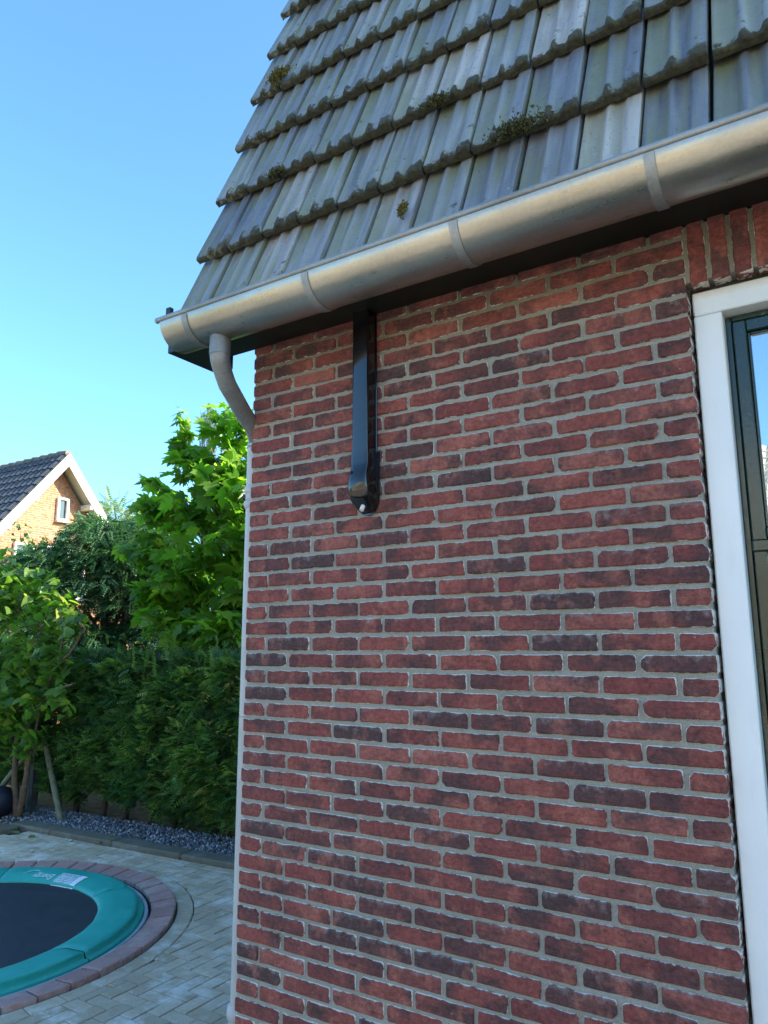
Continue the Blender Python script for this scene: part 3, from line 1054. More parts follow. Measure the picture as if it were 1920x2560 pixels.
for bx in (-0.009, 0.589, 1.168, 1.747, 2.33, 2.92):
    s = MB(); rows = []
    for k in range(na+1):
        a = PI*1.03 + PI*0.97*k/na
        rows.append([(bx+dx, GY+(GR+dr)*math.cos(a), GZ+(GR+dr)*math.sin(a)) for dx, dr in ((-0.015, 0.0005), (-0.0145, 0.0042), (0.0145, 0.0042), (0.015, 0.0005))])
    s.grid(rows)
    s.build('gutter_strap', ZINC_OLD, gutter, smooth=40)

# ================================================================== DOWNPIPE
pipe = thing('downpipe', (-0.05, 0.083, 0), 'grey rain pipe at the house corner with zinc offset bend', 'downpipe')
PX, PY = -0.052, 0.085
MB().tube([(0.090, GY, 3.275), (0.090, GY, 3.198)], 0.0412, 24).build('outlet', ZINC_OLD, pipe, smooth=40)
A = Vector((0.090, GY, 3.205)); B = Vector((PX, PY, 2.985))
pts = [A+Vector((0, 0, 0.012))]
dirn = (B-A).normalized()
for t in [k/8 for k in range(9)]:
    pts.append(A + Vector((0, 0, -0.085))*t*(1-0.35*t) + dirn*0.10*t*t)
P1 = pts[-1]
MB().tube(pts, [0.0400-0.0035*min(1, k/6) for k in range(len(pts))], 24).build('bend', ZINC_OLD, pipe, smooth=40)
B2 = Vector((PX, PY, 2.985))
MB().tube([P1-dirn*0.015, P1+(B2-P1)*0.5, B2-dirn*0.05, B2+Vector((0, 0, -0.016)), B2+Vector((0, 0, -0.055))], [0.0362, 0.0360, 0.0362, 0.0385, 0.0425], 24).build('offset_pipe', ZINC_OLD, pipe, smooth=40)
MB().tube([(PX, PY, 2.945), (PX, PY, 2.70)], 0.040, 20).build('upper_pipe', PVC, pipe, smooth=40)
MB().tube([(PX, PY, 2.70), (PX, PY, 1.80)], 0.0397, 20).build('middle_pipe', PVC, pipe, smooth=40)
MB().tube([(PX, PY, 1.7985), (PX, PY, 0.66)], 0.0405, 20).build('lower_pipe', PVC, pipe, smooth=40)
for zc in (2.742, 2.680):
    MB().lathe([(0.040, -0.020), (0.0465, -0.012), (0.0490, 0.0), (0.0465, 0.012), (0.040, 0.020)], (PX, PY, zc), 24).build('collar', PVC, pipe, smooth=True)
cl = MB(); cl.lathe([(0.0405, -0.012), (0.044, -0.012), (0.044, 0.012), (0.0405, 0.012)], (PX, PY, 2.711), 24)
cl.box(PX+0.040, -0.001, PY-0.012, PY+0.012, 2.700, 2.722)
cl = cl.build('clamp', PVC, pipe, smooth=40)
scd = Vector((-0.72, -0.69, 0)).normalized()
c0 = Vector((PX, PY, 2.711))+scd*0.043
MB().tube([c0-scd*0.008, c0+scd*0.006, c0+scd*0.011], [0.014, 0.0135, 0.009], 14).build('screw', SCREW, cl, smooth=40)
MB().lathe([(0.0405, -0.028), (0.050, -0.022), (0.0535, 0.0), (0.050, 0.022), (0.0405, 0.028)], (PX, PY, 0.705), 24).build('collar', PVC, pipe, smooth=True)
MB().tube([(PX, PY, 0.68), (PX, PY, -0.02)], 0.0445, 20).build('base_pipe', PVC, pipe, smooth=40)

# ================================================================== PIPE COVER
duct = thing('pipe_cover', (0.596, 0, 2.56), 'glossy black pipe cover on the brick wall below the gutter', 'pipe cover')


def section(xc, w, d, b, z, y_back=-0.006, lb=0.010):
    """outline of a cover section open to the wall: chamfered box"""
    xl, xr = xc-w/2, xc+w/2
    pts = [(xl, y_back)]
    for t in range(5):
        a = PI + (PI/2)*t/4
        pts.append((xl+lb+lb*math.cos(a), -d+lb+lb*math.sin(a)))
    pts.append((xr-b, -d))
    for t in range(1, 5):
        a = -PI/2 + (PI/2)*t/4
        pts.append((xr-b*0.55+b*0.55*math.cos(a), -d+b+b*math.sin(a)))
    pts.append((xr, y_back))
    return [(x, y, z) for x, y in pts]


tr = MB()
tr.grid([section(0.597, 0.073, 0.066, 0.012, z) for z in (3.345, 3.0, 2.782)])
tr.bbox(0.556, 0.638, -0.012, -0.0055, 2.78, 3.343, b=0.002)
tr.build('trunking', BLACK_GLOSS, duct, smooth=35)
cp = MB()
secs = [(2.792, 0.080, 0.071, 0.014), (2.745, 0.080, 0.071, 0.014), (2.725, 0.083, 0.074, 0.02), (2.705, 0.090, 0.083, 0.03), (2.685, 0.094, 0.090, 0.036),
        (2.655, 0.095, 0.092, 0.04), (2.630, 0.094, 0.088, 0.045), (2.606, 0.089, 0.077, 0.045), (2.585, 0.077, 0.058, 0.036), (2.569, 0.058, 0.035, 0.02), (2.562, 0.040, 0.016, 0.006)]
cp.grid([section(0.597, w, d, b, z, lb=min(0.03, b)) for z, w, d, b in secs])
cp = cp.build('end_cover', BLACK_GLOSS, duct, smooth=60)
bp = MB()
op = [(0.546, 2.79), (0.546, 2.64)] + [(0.5975-0.0515*math.cos(t*PI/10), 2.625-0.072*math.sin(t*PI/10)) for t in range(0, 11)] + [(0.649, 2.64), (0.649, 2.79)]
n = len(op)
bp.add([(x, -0.0135, z) for x, z in op] + [(x, -0.0052, z) for x, z in op], [tuple(range(n)), tuple(range(2*n-1, n-1, -1))] + [(i, (i+1) % n, n+(i+1) % n, n+i) for i in range(n)])
bp.build('back_plate', BLACK_GLOSS, duct)
MB().box(0.6270, 0.6350, -0.0668, -0.0600, 2.7355, 2.7445).build('slot', SCREW, cp)
MB().tube([(0.606, -0.046, 2.592), (0.606, -0.058, 2.576), (0.606, -0.064, 2.566)], 0.0085, 14).build('drain_stub', STUB, duct, smooth=40)

# ================================================================== TRAMPOLINE
tramp = thing('trampoline', (TC.x, TC.y, -0.1), 'round in-ground trampoline with teal edge padding', 'trampoline')
mt = MB()
NR = [0.0, 0.3, 0.6, 0.9, 1.10, 1.16]
mt.lathe([(max(r, 0.001), 0.004-0.012*(1-(r/1.16)**2)) for r in NR], (TC.x, TC.y, 0), 96)
mt.build('jumping_mat', MAT, tramp, smooth=True)
MB().lathe([(1.445, -0.03), (1.455, -0.008), (1.478, -0.008), (1.486, -0.03), (1.486, -0.118), (1.445, -0.118)], (TC.x, TC.y, 0), 96).build('frame_ring', plain('galvanised_ring', (0.42, 0.46, 0.50), 0.45, 0.3), tramp, smooth=40)


def pad_z(r):
    P = [(1.095, 0.012), (1.10, 0.020), (1.135, 0.034), (1.19, 0.052), (1.24, 0.057), (1.30, 0.057), (1.36, 0.058), (1.388, 0.056), (1.398, 0.048)]
    for (a, b), (c, d) in zip(P, P[1:]):
        if r <= c: return b + (d-b)*(r-a)/(c-a)
    return 0.048


for k in range(6):
    a0 = math.radians(9.9+60*k); a1 = math.radians(9.9+60*(k+1))
    P = MB(); rows = []
    prof_ = [(1.097, -0.004), (1.095, 0.012)] + [(r, pad_z(r)) for r in (1.10, 1.135, 1.19, 1.24, 1.30, 1.36, 1.388, 1.398)] + [(1.399, 0.036), (1.402, 0.012), (1.410, 0.004), (1.432, 0.006), (1.440, -0.002), (1.440, -0.06)]
    na = 36
    for r, z in prof_:
        row = []
        for j in range(na+1):
            t = j/na
            a = a0+0.0022 + (a1-a0-0.0044)*t
            e = min(t, 1-t)
            pinch = 0.012*math.exp(-(e/0.018)**2)
            wr = 0.003*mnoise.noise(Vector((a*9, r*11, k)))
            zz = z + (wr if r > 1.10 else 0) - (pinch if z > 0.03 else 0)
            rw = r + (0.010*mnoise.noise(Vector((a*5, 7.7, k+z*20))) if r > 1.37 else 0.006*mnoise.noise(Vector((a*7, 3.1, k))) if r < 1.12 else 0)
            row.append((TC.x+rw*math.cos(a), TC.y+rw*math.sin(a), zz))
        rows.append(row)
    P.grid(rows)
    P.build('edge_pad', PAD, tramp, smooth=60)

# printing on the pad: lettering with a swash, and the notice
fc = bpy.data.curves.new('lettering', 'FONT')
fc.body = 'Energy'
fc.size = 1.0
fc.shear = 0.28
tmp = bpy.data.objects.new('lettering', fc)
COL.objects.link(tmp)
dg = bpy.context.evaluated_depsgraph_get()
tm = bpy.data.meshes.new_from_object(tmp.evaluated_get(dg))
bpy.data.objects.remove(tmp)
xs_ = [v.co.x for v in tm.vertices]
xmin, xmax = min(xs_), max(xs_)
for v in tm.vertices:
    u = (v.co.x-xmin)/(xmax-xmin)
    a = math.radians(105.3 + 10.6*u)
    r = 1.190 - v.co.y*0.098
    v.co = (TC.x+r*math.cos(a), TC.y+r*math.sin(a), pad_z(r)+0.0062)
tm.materials.append(PRINT)
lo = bpy.data.objects.new('lettering', tm); place(lo, tramp)
sw = MB(); rows = []
for k in range(21):
    t = k/20
    a = math.radians(114.0+6.8*t)
    r = 1.225 + 0.035*math.sin(t*PI*1.1) - 0.10*max(0, t-0.55)
    w = 0.0015+0.008*math.sin(t*PI)
    rows.append([(TC.x+(r+d)*math.cos(a), TC.y+(r+d)*math.sin(a), pad_z(r+d)+0.0062) for d in (-w, w)])
sw.grid(rows); sw.build('swash', PRINT, lo)


def patch(mb, a0, a1, r0, r1, dz, n=10):
    mb.grid([[(TC.x+r*math.cos(a), TC.y+r*math.sin(a), pad_z(r)+dz) for r in [r0+(r1-r0)*q/4 for q in range(5)]] for a in [math.radians(a0+(a1-a0)*i/n) for i in range(n+1)]])


nt_ = MB(); patch(nt_, 89.2, 103.4, 1.07, 1.245, 0.0048)
nt_ = nt_.build('notice', PRINT_FADED, tramp)
nl = MB(); patch(nl, 89.2, 92.6, 1.07, 1.245, 0.0064); patch(nl, 92.7, 103.4, 1.07, 1.088, 0.0064)
for q, (r0, r1) in enumerate(((1.112, 1.119), (1.132, 1.140), (1.154, 1.160), (1.178, 1.186), (1.204, 1.209), (1.226, 1.236))):
    a = 93.5
    while a < 102.5:
        l = random.uniform(0.5, 2.6); patch(nl, a, min(a+l, 102.8), r0, r1, 0.0064, 3); a += l+random.uniform(0.2, 0.6)
nl.build('notice_text', PRINT, nt_)

# ================================================================== FOLIAGE
HALF_PLANE = [(0.0, 0.0), (0.14, -0.07), (0.33, -0.11), (0.38, 0.01), (0.56, 0.05), (0.46, 0.14), (0.35, 0.22), (0.49, 0.31), (0.52, 0.42), (0.68, 0.53), (0.50, 0.54), (0.36, 0.50),
              (0.22, 0.47), (0.27, 0.63), (0.24, 0.76), (0.12, 0.82), (0.0, 1.06)]
HALF_HEART = [(0.0, 0.0), (0.20, -0.09), (0.38, 0.02), (0.43, 0.24), (0.36, 0.50), (0.20, 0.78), (0.0, 1.08)]
HALF_LANCE = [(0.0, 0.0), (0.09, 0.12), (0.13, 0.4), (0.10, 0.7), (0.0, 1.0)]


def leaf_template(half, fold=0.25, droop=0.35, stalk=0.0, mid=(0.0, 0.3)):
    right = half
    leftp = [(-x, y) for x, y in half[1:-1]][::-1]
    P = right + leftp
    V = [(mid[0], mid[1], -droop*mid[1]**2)] + [(x, y, -droop*y*y*0.6 + fold*abs(x) - 0.35*x*x) for x, y in P]
    n = len(P)
    F = [(0, 1+i, 1+(i+1) % n) for i in range(n)]
    return np.array(V), np.array(F)


def hit_sun(p):
    return True


def leaves(tree, name, mat, half, T, fwd, up, size, n_obj, folds=((0.25, 0.35), (0.1, 0.6), (0.35, 0.15), (-0.1, 0.5)), part='foliage'):
    """the n_obj leaves that show largest become parts, the rest one joined part"""
    n = len(T)
    R = frames(fwd, up)
    d = np.array([on_screen(p) for p in T])
    dist = np.where((d[:, 1] > 0) & (d[:, 0] > 0), d[:, 0], 1e3)
    order = np.argsort(dist/size)
    tmpl = [leaf_template(half, *f) for f in folds]
    meshes = []
    for v, f in tmpl:
        me = mesh_np(name, v, f, mat)
        me.shade_smooth(); meshes.append(me)
    pick = RNG.integers(0, len(folds), n)
    for i in order[:n_obj]:
        m = Matrix(R[i].tolist()).to_4x4() @ Matrix.Scale(float(size[i]), 4)
        m.translation = T[i].tolist()
        place(bpy.data.objects.new(name, meshes[pick[i]]), tree, m)
    rest_ = order[n_obj:]
    VV, FF, RR = [], [], []
    off = 0
    for k, (v, f) in enumerate(tmpl):
        idx = rest_[pick[rest_] == k]
        if len(idx) == 0: continue
        V, F = scatter(v, f, R[idx], T[idx], size[idx])
        VV.append(V); FF.append(F+off); off += len(V); RR.append(np.repeat(RNG.random(len(idx)), len(v)))
    if VV:
        me = mesh_np(part, np.concatenate(VV), np.concatenate(FF), mat, {'rnd': np.concatenate(RR)}, smooth=True)
        o = bpy.data.objects.new(part, me); place(o, tree); tag(o, kind='stuff')


def limb(mb, pts, r0, r1, n=7):
    """a smooth tapering limb through pts"""
    pts = [Vector(p) for p in pts]
    out = []
    for i in range(len(pts)-1):
        a, b = pts[i], pts[i+1]
        pa = pts[max(0, i-1)]; pb = pts[min(len(pts)-1, i+2)]
        for s in range(4):
            t = s/4
            out.append(0.5*((2*a) + (b-pa)*t + (2*pa-5*a+4*b-pb)*t*t + (3*a-pa-3*b+pb)*t**3))
    out.append(pts[-1])
    k = len(out)
    mb.tube(out, [r0+(r1-r0)*i/(k-1) for i in range(k)], n)
    return out


# ---- plane tree behind the hedge, right of the far house
PLANE = m_leaf('plane_leaf', (0.085, 0.175, 0.024), (0.135, 0.235, 0.032), (0.060, 0.145, 0.030), 0.55, 0.36)
tree = thing('plane_tree', (-4.7, 5.2, 0), 'large leaved plane tree with lobed sunlit leaves beside the downpipe', 'tree')
tk = MB(); limb(tk, [(-4.7, 5.2, 0), (-4.75, 5.15, 1.2), (-4.9, 5.1, 2.4), (-5.05, 5.0, 3.4)], 0.10, 0.06, 10)
tk.build('trunk', BARK_PALE, tree, smooth=True)
tips = [((-5.72, 4.6, 5.35), 0.10), ((-5.72, 4.6, 4.95), 0.12), ((-5.10, 4.8, 5.15), 0.30), ((-4.65, 4.8, 5.1), 0.36), ((-6.28, 4.6, 4.42), 0.13), ((-6.02, 4.5, 3.95), 0.26), ((-5.98, 4.5, 3.4), 0.28),
        ((-6.15, 4.45, 3.3), 0.14), ((-5.85, 4.4, 2.8), 0.28), ((-5.55, 4.35, 2.42), 0.26), ((-5.0, 4.3, 2.3), 0.30), ((-4.4, 4.3, 2.3), 0.34), ((-5.3, 4.6, 4.5), 0.34), ((-4.75, 4.5, 4.3), 0.42),
        ((-4.3, 4.6, 3.5), 0.44), ((-4.95, 4.4, 3.3), 0.40), ((-5.5, 4.5, 3.9), 0.36), ((-5.35, 4.4, 3.0), 0.36), ((-4.4, 5.0, 4.6), 0.44), ((-5.2, 5.2, 3.8), 0.44), ((-4.8, 5.3, 2.8), 0.48),
        ((-5.6, 5.0, 3.1), 0.36), ((-4.9, 4.9, 2.6), 0.45), ((-4.5, 4.8, 2.9), 0.45), ((-4.9, 4.9, 3.9), 0.42), ((-5.4, 4.8, 2.5), 0.34), ((-4.3, 4.5, 4.0), 0.4), ((-5.62, 4.7, 4.72), 0.16), ((-6.42, 4.3, 3.42), 0.06)]
T_, W_ = [], []
for (tp, rad) in tips:
    tp = Vector(tp)
    start = Vector((-4.75, 5.15, 1.4)).lerp(Vector((-5.05, 5.0, 3.4)), min(1, max(0, (tp.z-2.2)/2.4)))
    midp = start.lerp(tp, 0.5)+Vector((random.uniform(-.1, .1), random.uniform(-.1, .1), 0.18))
    br = MB(); path = limb(br, [start, midp, tp], 0.030, 0.006, 6)
    br.build('branch', BARK_PALE, tree, smooth=True)
    nlf = int(8+190*rad)
    for q in range(nlf):
        if random.random() < 0.35 or rad < 0.15:
            c = path[int(len(path)*random.uniform(0.55, 0.999))]; s = 0.07 if rad < 0.2 else 0.16
        else:
            c = tp; s = rad
        dv = Vector((random.gauss(0, 1), random.gauss(0, 1), random.gauss(0, 1)*0.85))
        dv = dv.normalized()*s*random.random()**0.45
        T_.append(c+dv); W_.append(1)
T_ = np.array([tuple(t) for t in T_])
n = len(T_)
az = RNG.uniform(0, 2*PI, n)
toc = np.array(CAM)-T_; toc /= np.linalg.norm(toc, axis=1, keepdims=True)
fwd = np.stack([np.cos(az), np.sin(az), RNG.uniform(-0.9, 0.15, n)], 1) + np.array([-0.25, -0.35, 0])
up = np.stack([RNG.normal(0, 0.45, n), RNG.normal(0, 0.45, n), np.ones(n)*0.55], 1) + np.array(TO_SUN)*0.75 - toc*0.1
leaves(tree, 'leaf', PLANE, HALF_PLANE, T_, fwd, up, RNG.uniform(0.14, 0.27, n)*np.where(T_[:, 2] > 5.1, 0.72, 1.0), 300)

# ---- lilac at the left, in front of the hedge
LILAC = m_leaf('lilac_leaf', (0.080, 0.155, 0.030), (0.120, 0.200, 0.038), (0.055, 0.125, 0.036), 0.48, 0.38)
lil = thing('lilac_bush', (-6.80, 3.35, 0), 'multi stemmed lilac bush with heart shaped leaves on the gravel', 'bush')
stems = [[(-6.82, 3.35, 0), (-6.95, 3.35, 0.5), (-7.0, 3.37, 1.1), (-7.08, 3.4, 1.8), (-7.2, 3.4, 2.5)], [(-6.80, 3.35, 0.02), (-6.70, 3.35, 0.55), (-6.76, 3.36, 1.0), (-6.72, 3.35, 1.6), (-6.62, 3.3, 2.3)],
         [(-6.70, 3.35, 0.58), (-6.58, 3.32, 0.9), (-6.35, 3.25, 1.4), (-6.05, 3.2, 1.9), (-5.85, 3.15, 2.25)], [(-6.76, 3.36, 1.0), (-6.9, 3.5, 1.6), (-7.0, 3.6, 2.3), (-6.95, 3.6, 2.9)],
         [(-6.35, 3.25, 1.4), (-6.0, 3.15, 1.55), (-5.72, 3.1, 1.62), (-5.5, 3.05, 1.66)], [(-6.05, 3.2, 1.9), (-5.8, 3.2, 2.0), (-5.55, 3.2, 2.3)]]
T_ = []
for q, s in enumerate(stems):
    tk = MB(); limb(tk, s, 0.045 if q < 2 else 0.022, 0.010, 8)
    tk.build('stem', BARK, lil, smooth=True)
clus = [(-7.75, 3.4, 3.12, .30), (-7.95, 3.4, 2.95, .40), (-7.35, 3.35, 2.92, .28), (-6.85, 3.4, 2.86, .28), (-6.45, 3.35, 2.66, .26), (-6.05, 3.3, 2.56, .22), (-5.86, 3.25, 2.42, .18), (-6.25, 3.3, 2.30, .30), (-6.75, 3.3, 2.42, .36),
        (-7.3, 3.3, 2.45, .40), (-7.8, 3.3, 2.4, .42), (-7.2, 3.25, 1.9, .38), (-6.65, 3.25, 1.90, .32), (-6.1, 3.2, 1.92, .22), (-5.66, 3.15, 2.26, .10), (-6.3, 3.2, 1.50, .26), (-5.88, 3.15, 1.46, .20),
        (-6.85, 3.2, 1.42, .30), (-7.4, 3.25, 1.35, .38), (-6.45, 3.2, 1.08, .20), (-6.95, 3.25, 1.1, .22), (-6.62, 3.2, 0.86, .12), (-7.9, 3.3, 1.9, .44), (-6.35, 3.2, 0.95, .10)]
for (x, y, z, rad) in clus:
    c = Vector((x, y, z))
    root = min((Vector(p) for s in stems for p in s[2:]), key=lambda p: (p-c).length)
    for b in range(3 if rad > 0.2 else 1):
        e = c + Vector((random.uniform(-.7, .7), random.uniform(-.5, .5), random.uniform(-.3, .9)))*rad
        tw = MB(); path = limb(tw, [root, root.lerp(e, 0.5)+Vector((0, 0, 0.06)), e], 0.010, 0.003, 5)
        tw.build('twig', BARK_PALE, lil, smooth=True)
        for q in range(int(14+55*rad)):
            if random.random() < 0.4: p = path[int(len(path)*random.uniform(0.4, 0.999))]; s_ = 0.09
            else: p = c; s_ = rad
            dv = Vector((random.gauss(0, 1), random.gauss(0, 1), random.gauss(0, 1))).normalized()*s_*random.random()**0.42
            T_.append(tuple(p+dv))
T_ = np.array(T_); n = len(T_)
az = RNG.uniform(0, 2*PI, n)
fwd = np.stack([np.cos(az), np.sin(az), RNG.uniform(-0.8, 0.1, n)], 1)
up = np.stack([RNG.normal(0, 0.4, n), RNG.normal(0, 0.4, n), np.ones(n)*0.7], 1) + np.array(TO_SUN)*0.6
leaves(lil, 'leaf', LILAC, HALF_HEART, T_, fwd, up, RNG.uniform(0.085, 0.145, n), 300)

# ---- yew hedge
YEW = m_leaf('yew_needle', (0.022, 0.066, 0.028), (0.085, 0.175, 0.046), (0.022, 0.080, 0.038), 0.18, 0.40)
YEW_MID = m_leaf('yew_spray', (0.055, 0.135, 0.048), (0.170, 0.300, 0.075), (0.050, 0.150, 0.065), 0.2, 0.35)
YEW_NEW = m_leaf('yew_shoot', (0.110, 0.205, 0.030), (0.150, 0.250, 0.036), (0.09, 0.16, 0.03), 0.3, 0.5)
hedge = thing('yew_hedge', (-5.5, 4.3, 0), 'tall dark green clipped yew hedge behind the gravel strip', 'hedge')
spray_v, spray_f = [], []
for k in range(5):                                # a flat spray of short needles along a bending twig
    y = 0.08+0.18*k
    for sgn in (-1, 1):
        o_ = len(spray_v)
        l = 0.50*(1-0.13*k)
        spray_v += [(0, y, -0.2*y*y), (sgn*l*0.55, y+l*0.20, -0.2*y*y-0.05), (sgn*l, y+l*0.62, -0.2*y*y-0.10), (sgn*l*0.35, y+l*0.45, -0.2*y*y-0.02)]
        spray_f.append((o_, o_+1, o_+2, o_+3))
spray_v, spray_f = np.array(spray_v), np.array(spray_f)


def hedge_depth(x, z):                            # bulges of the clipped face
    return 0.11*mnoise.noise(Vector((x*1.7, z*1.7, 2.0))) + 0.11*mnoise.noise(Vector((x*5.0, z*5.0, 9.0)))


ns = 20000
hx = RNG.uniform(-9.2, -1.6, ns); hz = 0.05+1.89*RNG.random(ns)**0.95
lay = RNG.random(ns)
low = np.array([(0.05 if x > -5.0 else 0.30)+0.16*mnoise.noise(Vector((x*2.1, 0.3, 5.0))) for x in hx])
hy = np.empty(ns)
for i in range(ns):
    under = max(0.0, 0.55-hz[i])*0.42
    hy[i] = 3.83 + 0.05*(hx[i]+6) - hedge_depth(hx[i], hz[i]) + under + (0.0 if lay[i] < 0.55 else RNG.uniform(0.03, 0.5)) - 0.10*max(0, 1-abs(hz[i]-0.9)/0.7)
topm = RNG.random(ns) < 0.20
ht = np.array([1.93+0.06*mnoise.noise(Vector((x*1.3, 0, 0)))+0.035*mnoise.noise(Vector((x*6, 0, 0))) for x in hx])
hz = np.where(topm, ht-RNG.random(ns)*0.08, np.minimum(hz, ht)); hy = np.where(topm, RNG.uniform(3.85, 4.7, ns), hy)
okk = hz > low
hx, hy, hz, topm = hx[okk], hy[okk], hz[okk], topm[okk]; ns = len(hx)
fwd = np.stack([RNG.normal(0.1, 0.55, ns), -0.65+RNG.normal(0, 0.4, ns), RNG.normal(0.05, 0.5, ns)], 1)
fwd = np.where(topm[:, None], np.stack([RNG.normal(0, 0.5, ns), RNG.normal(-0.3, 0.5, ns), np.ones(ns)*0.8], 1), fwd)
upv = np.stack([RNG.normal(0, 0.35, ns), RNG.normal(-0.3, 0.35, ns), np.ones(ns)], 1)
V, F = scatter(spray_v, spray_f, frames(fwd, upv), np.stack([hx, hy, hz], 1), RNG.uniform(0.09, 0.20, ns)**1.0)
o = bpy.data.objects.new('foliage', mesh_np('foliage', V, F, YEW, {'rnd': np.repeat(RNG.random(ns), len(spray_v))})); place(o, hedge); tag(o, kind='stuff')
nb = 7000
bx = RNG.uniform(-9.2, -1.8, nb); bz = 0.10+1.80*RNG.random(nb)
lowb = np.array([(0.08 if x > -5.0 else 0.32)+0.16*mnoise.noise(Vector((x*2.1, 0.3, 5.0))) for x in bx])
kb = (bz > lowb) & (np.array([mnoise.noise(Vector((a*3.1, b*3.1, 7.0))) for a, b in zip(bx, bz)]) > -0.28)
bx, bz = bx[kb], bz[kb]; nb = len(bx)
by = np.array([3.80+0.05*(a+6)-hedge_depth(a, b)+max(0.0, 0.55-b)*0.42-0.10*max(0, 1-abs(b-0.9)/0.7) for a, b in zip(bx, bz)])-RNG.uniform(0.0, 0.07, nb)
fw = np.stack([RNG.normal(0.25, 0.5, nb), -0.8+RNG.normal(0, 0.25, nb), RNG.normal(0.15, 0.4, nb)], 1)
V, F = scatter(spray_v, spray_f, frames(fw, np.stack([RNG.normal(0, 0.3, nb), RNG.normal(-0.2, 0.3, nb), np.ones(nb)], 1)), np.stack([bx, by, bz], 1), RNG.uniform(0.11, 0.20, nb))
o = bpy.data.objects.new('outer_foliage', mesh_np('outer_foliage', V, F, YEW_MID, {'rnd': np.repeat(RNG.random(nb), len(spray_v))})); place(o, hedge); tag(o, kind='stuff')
nn = 2400                                          # young paler shoots: scattered tips and upright rods on top
sx = RNG.uniform(-7.5, -2.5, nn); cl_ = np.array([mnoise.noise(Vector((x*1.2, 3.3, 1.0))) for x in sx])
szz = RNG.uniform(0.5, 1.9, nn); keep = np.array([mnoise.noise(Vector((a*1.9, b*1.9, 4.0))) for a, b in zip(sx, szz)]) > 0.12
sx, szz = sx[keep], szz[keep]; nn = len(sx)
sy = np.array([3.80+0.05*(a+6)-hedge_depth(a, b)-0.10*max(0, 1-abs(b-0.9)/0.7) for a, b in zip(sx, szz)])
fw = np.stack([RNG.normal(0, 0.4, nn), RNG.normal(-0.6, 0.3, nn), RNG.normal(0.5, 0.4, nn)], 1)
V1, F1 = scatter(spray_v, spray_f, frames(fw, np.stack([np.zeros(nn), -np.ones(nn)*0.3, np.ones(nn)], 1)), np.stack([sx, sy, szz], 1), RNG.uniform(0.06, 0.11, nn))
rodsT, rodsF, rodsS = [], [], []
for q in range(34):
    x = random.gauss(-4.75, 0.55); y = random.uniform(3.72, 4.1); z0 = random.uniform(1.45, 1.95); hgt = random.uniform(0.12, 0.34)
    lean = (random.uniform(-0.1, 0.1), random.uniform(-0.15, 0.05))
    for s in range(int(hgt/0.016)):
        t = s*0.016
        for w in range(2):
            a = random.uniform(0, 2*PI)
            rodsT.append((x+lean[0]*t, y+lean[1]*t-0.06, z0+t)); rodsF.append((math.cos(a), math.sin(a), 1.1)); rodsS.append(0.040*(1.05-t/hgt*0.6))
rt = np.array(rodsT); rf = np.array(rodsF)
V2, F2 = scatter(spray_v, spray_f, frames(rf, np.tile(np.array([0.3, -0.4, 0.4]), (len(rt), 1))), rt, np.array(rodsS))
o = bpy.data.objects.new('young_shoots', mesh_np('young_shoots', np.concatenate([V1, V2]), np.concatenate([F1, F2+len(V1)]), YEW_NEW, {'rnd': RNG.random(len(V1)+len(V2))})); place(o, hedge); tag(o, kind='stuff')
for x in np.arange(-8.6, -2.0, 0.42):
    x = float(x)+random.uniform(-0.05, 0.05)
    t = MB(); limb(t, [(x, 3.98+0.05*(x+6), 0), (x+0.02, 4.0+0.05*(x+6), 0.4), (x-0.03, 4.05+0.05*(x+6), 1.1)], 0.045, 0.025, 7)
    t.build('trunk', BARK_DARK, hedge, smooth=True)

# ---- robinia: dark feathery crown behind the hedge
ROB = m_leaf('robinia_leaf', (0.030, 0.095, 0.046), (0.052, 0.125, 0.052), (0.022, 0.075, 0.044), 0.25, 0.45)
pin_v, pin_f = [], []
for k in range(6):
    y = 0.12+0.155*k
    for sgn in (-1, 1):
        o_ = len(pin_v); l = 0.26-0.018*k
        zc = -0.28*y*y
        pin_v += [(sgn*0.015, y, zc), (sgn*l*0.55, y-0.055, zc-0.02), (sgn*l, y+0.03, zc-0.07), (sgn*l*0.5, y+0.085, zc-0.02)]
        pin_f.append((o_, o_+1, o_+2, o_+3))
pin_v, pin_f = np.array(pin_v), np.array(pin_f)


